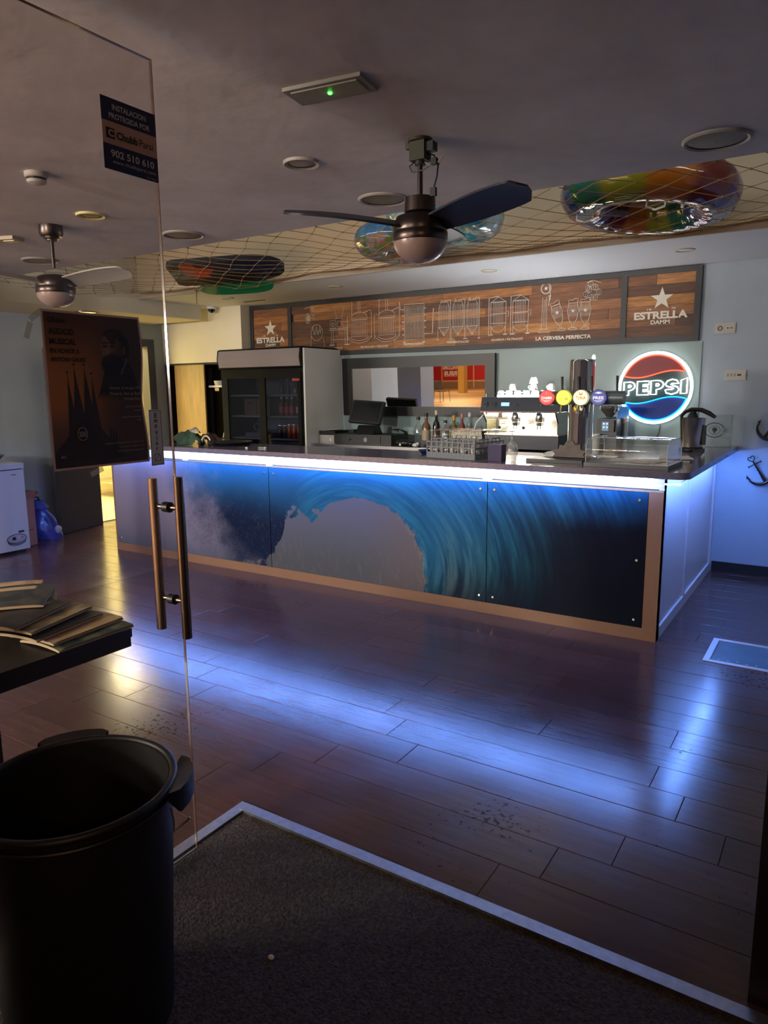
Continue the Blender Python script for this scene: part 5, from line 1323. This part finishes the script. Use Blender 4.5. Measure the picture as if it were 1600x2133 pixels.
MB().ell((.12, .05, .10), .03, .05, .045, 14, 8).build('white_print', mat('bag_print', '#b9c4f0', .2), bg, smooth=True)
dl = T('kitchen_door', 'dark scuffed kitchen door leaf opened flat beside the doorway', 'door', (UL + .035, 5.385, 0), R(-72 + 0))
# local x runs from the hinge towards the free edge
ang = math.atan2(4.718 - 5.40, -7.401 - (UL + .035)); dl.rotation_euler = (0, 0, ang)
MB().box(.01, .72, -.02, .02, .008, 2.08).build('leaf', DOORM, dl, bevel=.003)
MB().box(.725, .732, -.018, .018, .01, 2.08).build('edge_strip', mat('edge_grey', '#4a4a4a', .5), dl)
q = MB(); q.cyl((.66, .02, 1.02), (.66, .06, 1.02), .010, n=10).tube([(.66, .06, 1.02), (.60, .062, 1.02), (.55, .06, 1.02)], .009, 8); q.build('lever_handle', STEEL, dl, smooth=True)
MB().box(.635, .685, .0195, .024, .94, 1.10).build('handle_plate', STEEL, dl, bevel=.002)
for z in (.25, 1.05, 1.85): MB().cyl((0, 0, z - .05), (0, 0, z + .05), .010, n=10).build('hinge', STEEL, dl, smooth=True)
# kitchen things seen through the doorway
kt = T('kitchen_table', 'steel kitchen table beyond the doorway', 'table', (-9.55, 7.15, 0))
MB().box(-.4, .4, -.35, .5, .80, .84).build('top', STEEL, kt, bevel=.004)
for x in (-.37, .37):
    for y in (-.32, .47): MB().box(x - .02, x + .02, y - .02, y + .02, 0, .80).build('leg', STEEL, kt)
MB().box(-.38, .38, -.33, .48, .22, .24).build('under_shelf', STEEL, kt)
t = T('yellow_tub', 'bright yellow tub on the shelf of the kitchen table', 'tub', (-9.40, 7.05, .241)); MB().lathe([(1e-4, 0), (.09, 0), (.11, .2), (.105, .2), (.086, .01)], 18).build('tub', mat('tub_yellow', '#e8d23c', .4), t, smooth=True); MB().torus((0, 0, .2), .108, .006, 20, 6).build('rim', mat('tub_yellow', '#e8d23c', .4), t, smooth=True)
t = T('fire_notice', 'red and white fire notice on the kitchen wall', 'notice', (-10.198, 8.05, 2.30)); MB().box(0, .004, -.09, .09, -.20, .20).build('plate', mat('notice_red', '#b8241c', .5), t); MB().box(.004, .006, -.06, .06, -.02, .14).build('pictogram', PAPER, t); MB().box(.004, .006, -.06, .06, -.16, -.10).build('caption_bar', PAPER, t)
t = T('steel_shelf_post', 'pale steel upright post in the kitchen', 'post', (-8.4, 6.52, 0)); MB().box(-.05, .05, -.05, .05, 0, 2.6).build('post', mat('post_cream', '#bfb48a', .5), t, bevel=.004); MB().tube([(.055, -.02, 1.75), (.10, -.06, 1.62), (.09, -.05, 1.35), (.055, -.02, 1.25)], .008, 6).build('hose', DARK, t, smooth=True); MB().box(-.08, .08, -.08, .08, 0, .02).build('foot_plate', STEEL, t)

# ------------------------------------------------------------------ glass door with its stickers and poster
GX = -1.803
gd = T('glass_door', 'frameless clear glass door standing open', 'door', (GX, 1.558, 0))
MB().box(-.005, .005, -1.05, -.002, .012, 2.556).build('pane', GLASSDOOR, gd)
q = MB(); q.box(-.005, .005, -.0019, .0, .012, 2.556).box(-.005, .005, -1.05, 0, 2.5562, 2.558); q.build('polished_edge', EDGEG, gd)
MB().box(-.004, .004, -1.05, -.001, .0065, .0118).build('brush_seal', ALU, gd)
MB().box(-.012, .012, -1.12, -1.051, 0.007, 2.558).build('pivot_rail', DARK, gd)
NK = mat('handle_steel', '#8a7362', .26, 1)
for s, z0, z1 in ((1, .806, 1.335), (-1, .822, 1.325)):
    y = -.035 - (.0 if s > 0 else .010)
    x = s * .055
    MB().cyl((x, y, z0), (x, y, z1), .0155, n=20).build('pull_bar', NK, gd, smooth=True)
for z in (.93, 1.235):
    MB().cyl((-.055, -.040, z), (.055, -.036, z), .008, n=12).build('standoff', NK, gd, smooth=True)
    MB().cyl((-.013, -.038, z), (.013, -.038, z), .017, n=18).build('washer', BLACK, gd, smooth=True)
STB = mat('sticker_blue', '#12163c', .5); STW = mat('sticker_cream', '#b08a7c', .6); STT = mat('sticker_text', '#b8b2b4', .6); STK = mat('sticker_black', '#120c0c', .6)
st = T('alarm_sticker', 'blue and cream alarm company sticker at the top of the glass door', 'sticker', (GX + .0056, 1.4635, 2.312))
MB().box(0, .0005, -.094, .094, .033, .095).build('upper_band', STB, st); MB().box(0, .0005, -.094, .094, -.027, .033).build('middle_band', STW, st); MB().box(0, .0005, -.094, .094, -.095, -.027).build('lower_band', STB, st)
def gt(par, s, m, y, z, w_, h_, bold=.02, al='CENTER'): return text('lettering', s, m, par, w=w_, h=h_, loc=(.0012, y, z), rot=GLASSTXT, bold=bold, align=al)
gt(st, 'INSTALACION', STT, .0, .073, .115, .015); gt(st, 'PROTEGIDA POR', STT, 0, .049, .140, .015)
gt(st, 'Chubb', STK, -.012, .001, .072, .021, .035); gt(st, 'Parsi', STK, .054, .001, .048, .021, 0)
MB().box(.0006, .0011, -.082, -.054, -.012, .016).build('logo_square', STK, st); text('logo_letter', 'C', STW, st, w=.019, h=.020, loc=(.0018, -.067, .002), rot=GLASSTXT, bold=.05)
gt(st, '902 510 610', STT, .004, -.050, .150, .020); gt(st, 'www.chubbparsi.com', STT, .008, -.073, .150, .012, 0); gt(st, 'Parsi alarm', STT, .068, -.088, .035, .004, 0)
sp_ = T('push_sticker', 'narrow pale push sticker beside the door handle', 'sticker', (GX + .0056, 1.489, 1.459))
MB().box(0, .0005, -.0245, .0245, -.086, .086).build('label_sheet', mat('push_grey', '#c4ced8', .5), sp_)
q = MB(); q.box(.0006, .001, -.022, .022, .082, .0835).box(.0006, .001, -.022, .022, -.0835, -.082).box(.0006, .001, -.022, -.0208, -.083, .083).box(.0006, .001, .0208, .022, -.083, .083); q.build('border', DARK, sp_)
for i, c in enumerate('Empujar'): text('lettering', c, STK, sp_, h={'E': .015, 'm': .0095, 'p': .013, 'u': .0095, 'j': .016, 'a': .0095, 'r': .0095}[c], loc=(.0014, 0, .068 - i * .0172), rot=GLASSTXT, bold=.02)
MB().tube([(.001, -.012, -.052), (.001, .004, -.050), (.001, .012, -.058), (.001, .010, -.072), (.001, -.010, -.074), (.001, -.012, -.052)], .0009, 4).tube([(.001, -.008, -.070), (.001, .006, -.054)], .0009, 4).build('hand_mark', DARK, sp_)


# concert poster (plain stand-in portrait and spires)
def poster(s, t):
    x, y = s, t
    n = fbm(x * 8, y * 10, 4)
    c = mixc(lin('#4a2c1c'), lin('#9a5a26'), sstep(1.0, .55, y) * sstep(.9, .1, x)); c = mixc(c, lin('#5a3a2e'), sstep(.45, .2, y)); c = mixc(c, lin('#241a24'), sstep(.22, .02, y)); c = mixc(c, lin('#3a2a26'), sstep(.45, .75, x) * .75)
    # spires
    for cx, top, wd in ((.20, .62, .055), (.27, .67, .07), (.37, .67, .07), (.44, .615, .055)):
        h = np.clip(top - y, 0, 1); k = (np.abs(x - cx - .06 * h) < wd * np.clip(h / .42, 0, 1) ** 1.15) & (y < top); c = np.where(k[..., None], np.asarray(lin('#2a1c1a')) * (.8 + .5 * n[..., None]), c)
        c = np.where((np.hypot((x - cx), (y - top) * 1.4) < .011)[..., None], lin('#1a1210'), c)
    k = (y < .36 - np.abs(x - .36) * .75) & (y > .05); c = np.where(k[..., None], np.asarray(lin('#241a1a')) * (.75 + .6 * n[..., None]), c)
    for cx, top in ((.60, .30), (.63, .29), (.66, .27)): k = (np.abs(x - cx) < .012 * np.clip((top - y) / .1, 0, 1.6)) & (y < top) & (y > .1); c = np.where(k[..., None], lin('#221818'), c)
    # coat and bearded head
    sh = np.exp(-((x - .74) / .20) ** 4); k = (y > .44) & (y < .44 + .27 * sh); c = mixc(c, lin('#171418'), k * sstep(.43, .50, y) * .95)
    hd = ((x - .70) / .145) ** 2 + ((y - .78) / .115) ** 2
    c = mixc(c, mixc(lin('#6a4a38'), lin('#33241f'), sstep(.60, .80, x + .25 * (n - .5))), sstep(1.02, .80, hd))
    hair = (hd < 1.30) & ((y > .845 - .25 * (x - .62) * (x > .75) - .03 * np.sin(x * 30)) | ((x > .775) & (y > .72))); hair = hair & (hd + .4 * (n - .5) < 1.28); c = mixc(c, lin('#17110f'), hair * (.75 + .2 * n))
    beard = ((x - .675) / .125) ** 2 + ((y - .67) / .082) ** 2 + .7 * (n - .5); c = mixc(c, lin('#130f10'), sstep(1.15, .75, beard) * .93)
    ear = ((x - .80) / .018) ** 2 + ((y - .77) / .028) ** 2 < 1; c = mixc(c, lin('#4a342a'), ear * .9)
    for ex in (.605, .69): e = ((x - ex) / .032) ** 2 + ((y - .795) / .010) ** 2 < 1; c = mixc(c, lin('#1a1212'), e * .85); b = ((x - ex) / .042) ** 2 + ((y - .817) / .007) ** 2 < 1; c = mixc(c, lin('#1c1412'), b * .85)
    ns = ((x - .635) / .014) ** 2 + ((y - .765) / .028) ** 2 < 1; c = mixc(c, lin('#76553f'), ns * .6)
    k = np.abs((y - .655) - (x - .79) * 1.4) < .008; c = mixc(c, lin('#6b5d58'), (k & (x > .76) & (x < .83)) * .9)
    c = np.clip(np.asarray(c) * np.array([1.25, 1.5, 1.65]), 0, 1); m = (x < .018) | (x > .982) | (y < .014) | (y > .986); return np.where(m[..., None], lin('#c9b0ae'), c)


po = T('concert_poster', 'brown concert poster with a bearded portrait taped on the glass door', 'poster', (GX + .0060, 1.2935, 1.6025))
PW, PH = .156, .2145
def pc(s, t):
    wav = .006 * np.sin(t * 9 + 1) * sstep(.7, 1, s); return np.stack([.001 + .004 * sstep(.6, 1, s) * (1 + np.sin(t * 7)) * .6, -PW + 2 * PW * s + wav, -PH + 2 * PH * t], -1)
printed('sheet', 240, 330, pc, poster, mat('poster_print', '#ffffff', .55, attr=True), po)
def pt(s, m, y, z, w_, h_, bold=.0, al='CENTER'): return text('lettering', s, m, po, w=w_, h=h_, loc=(.0085 if al == 'RIGHT' else .0035, y, z), rot=GLASSTXT, bold=bold, align=al)
for s, z, w_, h_ in (('GRAN', .188, .050, .014), ('AUDICIÓ', .161, .074, .020), ('MUSICAL', .133, .080, .016), ('EN HONOR A', .108, .088, .013), ('ANTONI GAUDÍ', .087, .106, .015)):
    pt(s, PRINTK, -.140, z, w_, h_, .03, 'LEFT')
for s, z, w_, h_ in (('Dimarts, 10 de juny, 19 h', .008, .105, .010), ('Prioral St. Pere de Reus', -.007, .105, .009), ('Entrada lliure', -.022, .058, .008), ('Josep Antó Peña', -.046, .056, .0065), ('contrabaix', -.056, .028, .005), ('Josep Prous Cardona', -.076, .070, .0065), ('orgue', -.086, .018, .005)):
    pt(s, PRINTG, .138, z, w_, h_, .01, 'RIGHT')
for s, z, w_, h_ in (('Organitza: Associació Amics de Gaudí - Reus', -.150, .135, .0065), ('amicsgaudireus@gmail.com', -.162, .085, .0055), ('www.elcaminoldelgaudi.cat', -.174, .095, .006)):
    pt(s, PRINTG, .140, z, w_, h_, 0, 'RIGHT')
pt('BFL', PRINTG, -.125, -.178, .016, .006, .02)
q = MB(); q.tube([(.0035, -.062 + .015 * math.cos(a), -.118 + .018 * math.sin(a)) for a in [i * PI / 10 for i in range(20)]], .0011, 4, True)
for i in range(4): q.box(.003, .0038, -.071 + i * .0055, -.0685 + i * .0055, -.126, -.111)
q.build('emblem', PRINTG, po)
TAPE = clear('tape_clear', (.82, .82, .78), 1.5, .25, base=.05, haze=.22)
for i, (y, z, a, lb) in enumerate(((1.125, 1.80, 35, 'piece of clear tape at the top corner of the poster'), (1.10, 1.76, 70, 'crumpled strip of clear tape on the glass beside the poster top'), (1.445, 1.785, -30, 'piece of clear tape at the far top corner of the poster'), (1.27, 1.375, 20, 'piece of clear tape below the poster'))):
    o = MB().box(0, .0004, -.022, .022, -.008, .008).build('tape_piece', TAPE, loc=(GX + .0062 + i * .0001 + (.008 if i == 2 else 0) * 0, y, z), rot=(R(a), 0, 0)); tag(o, lb, 'tape')

# ------------------------------------------------------------------ table with magazines
tb = T('magazine_table', 'dark table stacked with magazines behind the glass door', 'table', (-2.46, 1.17, 0))
TW = mat('table_black', '#17120f', .5)
MB().box(-.40, .375, -.43, .395, .735, .765).build('tabletop', TW, tb, bevel=.004)
q = MB(); q.box(-.395, .371, -.425, .391, .700, .735); q.build('apron', TW, tb)
for x in (-.30, .32): MB().box(x - .035, x + .035, -.16, -.09, .03, .70).build('leg', TW, tb, bevel=.002)
MB().box(-.36, .36, -.18, -.07, 0, .03).build('foot', TW, tb, bevel=.003)
def magcol(c0, c1):
    sd_ = int(c0[1:], 16) % 97
    def f(s, t):
        n = fbm(s * 5 + sd_, t * 5, 4); base = mixc(lin(c0), lin(c1), sstep(.4, .65, n)); return np.where((np.abs(t - .82) < .07)[..., None] & (s[..., None] < .7), lin('#cdb48c'), base)
    return f
cov = [('#1a1c20', '#2b3034'), ('#23302c', '#5c6a52'), ('#c0a078', '#d8be94'), ('#1d2a36', '#39525e'), ('#4c5a4a', '#8a8a66'), ('#b8946c', '#d0b48a'), ('#20242a', '#44463e'), ('#2e4440', '#7a8468'), ('#b79a70', '#c9b088'), ('#17181c', '#26282c'), ('#6a6a54', '#a89a70'), ('#1c1e22', '#34363a')]
MAGP = mat('magazine_print', '#ffffff', .35, attr=True)
lbs = ['lowest', 'second lowest', 'third lowest', 'fourth lowest', 'fifth from below', 'sixth from below', 'topmost']
def magazine(x, y, z, rz, ry, i, label, curl):
    t = T('magazine', label, 'magazine', (x, y, z)); t.rotation_euler = (ry[0], ry[1], rz)
    L_, W_, th = .30, .21, .009
    n = 10; v = []; f = []
    for k in range(n + 1):
        s = k / n; zc = curl * math.sin(s * PI) + .0
        for (yy, tt) in ((0, 0), (L_, 0), (L_, th), (0, th)): v.append((-W_ / 2 + W_ * s, yy - L_ / 2, zc + tt * (1 if 0 < k < n else .6)))
    for k in range(n):
        for j in range(4): f.append((k * 4 + j, k * 4 + (j + 1) % 4, (k + 1) * 4 + (j + 1) % 4, (k + 1) * 4 + j))
    f += [(3, 2, 1, 0), (n * 4, n * 4 + 1, n * 4 + 2, n * 4 + 3)]
    q = MB(); q._add(v, f); q.build('pages', mat('page_edge', '#b39a78', .7), t, smooth=True)
    printed('cover', 24, 34, lambda s, u: np.stack([-W_ / 2 + W_ * s, -L_ / 2 + L_ * u, curl * np.sin(s * PI) + th + .0008 + 0 * u], -1), magcol(*cov[i % 12]), MAGP, t)
for i in range(7):
    magazine(-2.565 + .012 * i * (-1) ** i, 1.43 + .016 * (i % 3) - .006 * i, .766 + i * .0155, R(62 - 2 * i), (0, 0), i, lbs[i] + ' magazine of the tall pile on the dark table', .003)
fl_ = ['nearest the table edge', 'second from the table edge', 'third from the table edge', 'fourth from the table edge', 'fifth from the table edge']
for i in range(5):
    magazine(-2.19 - .040 * i, 1.425 - .03 * i + .02 * (i % 2), .767 + .0185 * i, R(2 + 5 * i), (0, 0), 7 + i, 'fanned magazine ' + fl_[i], .007)
t = T('dark_pouch', 'small dark rolled pouch at the near end of the fanned magazines', 'pouch', (-2.30, 1.02, .885)); MB().tube([(-.10, 0, 0), (-.05, 0, .01), (.05, .01, .012), (.10, .01, 0)], [.02, .03, .03, .018], 10).build('roll', mat('pouch_brown', '#1e1714', .7), t, smooth=True); MB().torus((0, .005, .012), .031, .003, 14, 5, Matrix.Rotation(PI / 2, 4, 'Y')).build('band', DARK, t, smooth=True)

# ------------------------------------------------------------------ waste bin
bn = T('waste_bin', 'large dark round waste bin with two handles standing on the mat', 'bin', (-1.517, .940, -.003))
BINM = mat('bin_plastic', '#0e0b0a', .5)
H = .655
MB().lathe([(1e-4, .004), (.195, 0), (.20, .01), (.232, H - .03), (.232, H), (.222, H), (.190, .02), (1e-4, .016)], 56).build('body', BINM, bn, smooth=True)
q = MB(); q.torus((0, 0, H), .236, .010, 64, 10).torus((0, 0, H - .028), .236, .004, 64, 6); q.build('rim', BINM, bn, smooth=True)
for a in (R(40), R(146)):
    q = MB(); ca, sa = math.cos(a), math.sin(a)
    def hp(r, w_, z): return (r * ca - w_ * sa, r * sa + w_ * ca, z)
    ws = [-.09, -.075, -.04, 0, .04, .075, .09]; ro = [.245, .266, .279, .283, .279, .266, .245]; n7 = 7
    v = [hp(.238, x * .9, H + .004) for x in ws] + [hp(r, x, H + .010) for r, x in zip(ro, ws)] + [hp(r + .001, x, H - (.012 if abs(x) > .085 else .048)) for r, x in zip(ro, ws)] + [hp(r - .006, x, H - (.012 if abs(x) > .085 else .048)) for r, x in zip(ro, ws)] + [hp(r - .006, x * .97, H - .012) for r, x in zip(ro, ws)] + [hp(.238, x * .9, H - .010) for x in ws]
    q._add(v, [(j * n7 + i, j * n7 + i + 1, (j + 1) * n7 + i + 1, (j + 1) * n7 + i) for j in range(5) for i in range(6)]); q.build('handle', BINM, bn, smooth=True)
ca, sa = math.cos(R(36)), math.sin(R(36)); hp = lambda r, w_, z: (r * ca - w_ * sa, r * sa + w_ * ca, z)
MB().tube([hp(.240, -.04, H - .05), hp(.247, -.045, H - .075), hp(.244, -.035, H - .115), hp(.275, -.02, H - .095), hp(.280, -.02, H - .088)], .0025, 6).build('wire_clip', mat('clip_wire', '#8f8a84', .3, 1), bn, smooth=True)
o = MB().ell((0, 0, .004), .010, .008, .006, 8, 5).build('paper_scrap', PAPER, loc=(-1.255, 1.33, -.004)); tag(o, 'tiny white paper scrap on the dark mat', 'paper scrap')

# ------------------------------------------------------------------ what the mirror shows: column, hall outside, hoarding
S(MB().box(-6.32, -5.88, 2.62, 3.06, 0, ZC).build('column_1', mat('column_paint', '#aeb6c4', .6), bevel=.02))
HF = mat('hall_floor', '#b9966a', .35, noise=.06, ns=2)
S(MB().box(-40, 6, -30, -2.0, -.05, -.006).build('floor_hall', HF)); S(MB().box(-40, -9.0, -2.0, .3, -.05, -.006).build('floor_hall_side', HF))
S(MB().box(-40, 6, -30, -2.0, 3.1, 3.2).build('ceiling_hall', mat('hall_ceiling', '#b8aa94', .8)))
S(MB().box(-40, 6, -30.2, -30, 0, 3.1).build('wall_hall', mat('hall_wall', '#a58a6c', .7)))
S(MB().box(-16.78, -16.44, -20.2, -19.8, 0, 3.1).build('column_2', mat('hall_column', '#c79c4e', .6), bevel=.03))
hd = T('hoarding', 'long red advertising hoarding across the hall', 'hoarding', (-19, -24.5, 0)); HR = mat('hoarding_red', '#b5202a', .5)
for i in range(3): MB().box(-3.2 + i * 2.05, -1.22 + i * 2.05, -.03, .03, .45, 2.6).build('panel', HR, hd); MB().box(-3.26 + i * 2.05, -3.20 + i * 2.05, -.05, .05, 0, 2.65).build('post', mat('hoarding_post', '#c9a878', .5), hd)
MB().box(-3.26, 2.95, -.04, .04, .38, .45).build('lower_rail', mat('hoarding_post', '#c9a878', .5), hd); MB().box(-3.26, 2.95, -.02, .02, 0, .38).build('kickboard', mat('hoarding_kick', '#8f6a4e', .6), hd)
text('lettering', 'REUS', PAPER, hd, w=.85, h=.26, loc=(-.62, .036, .86), rot=(PI / 2, 0, PI), bold=.05); text('lettering', 'VALLORS', PAPER, hd, w=1.0, h=.22, loc=(-.62, .036, 1.19), rot=(PI / 2, 0, PI), bold=.05); MB().box(-1.05, -.19, .031, .036, .68, .70).build('underline', PAPER, hd)
ch = T('terrace_chair', 'dark slatted metal terrace chair out in the hall', 'chair', (-14.3, -13.4, 0), R(120)); CM = mat('chair_dark', '#2e2a26', .5)
for i in range(7): MB().box(-.22, .22, -.22 + i * .065, -.18 + i * .065, .44, .455).build('seat_slat', CM, ch)
for i in range(7): MB().box(-.21, .21, .24 + i * .012, .255 + i * .012, .50 + i * .055, .54 + i * .055).build('back_slat', CM, ch)
for x, y in ((-.22, -.22), (.22, -.22), (-.22, .24), (.22, .24)): MB().cyl((x * 1.1, y * 1.15, 0), (x, y, .45), .013, n=8).build('leg', CM, ch, smooth=True)
for s in (-1, 1): MB().tube([(s * .23, -.2, .45), (s * .24, -.19, .64), (s * .24, .22, .66)], .012, 6).build('arm', CM, ch, smooth=True); MB().tube([(s * .215, .24, .45), (s * .215, .33, .90)], .012, 6).build('back_post', CM, ch, smooth=True)
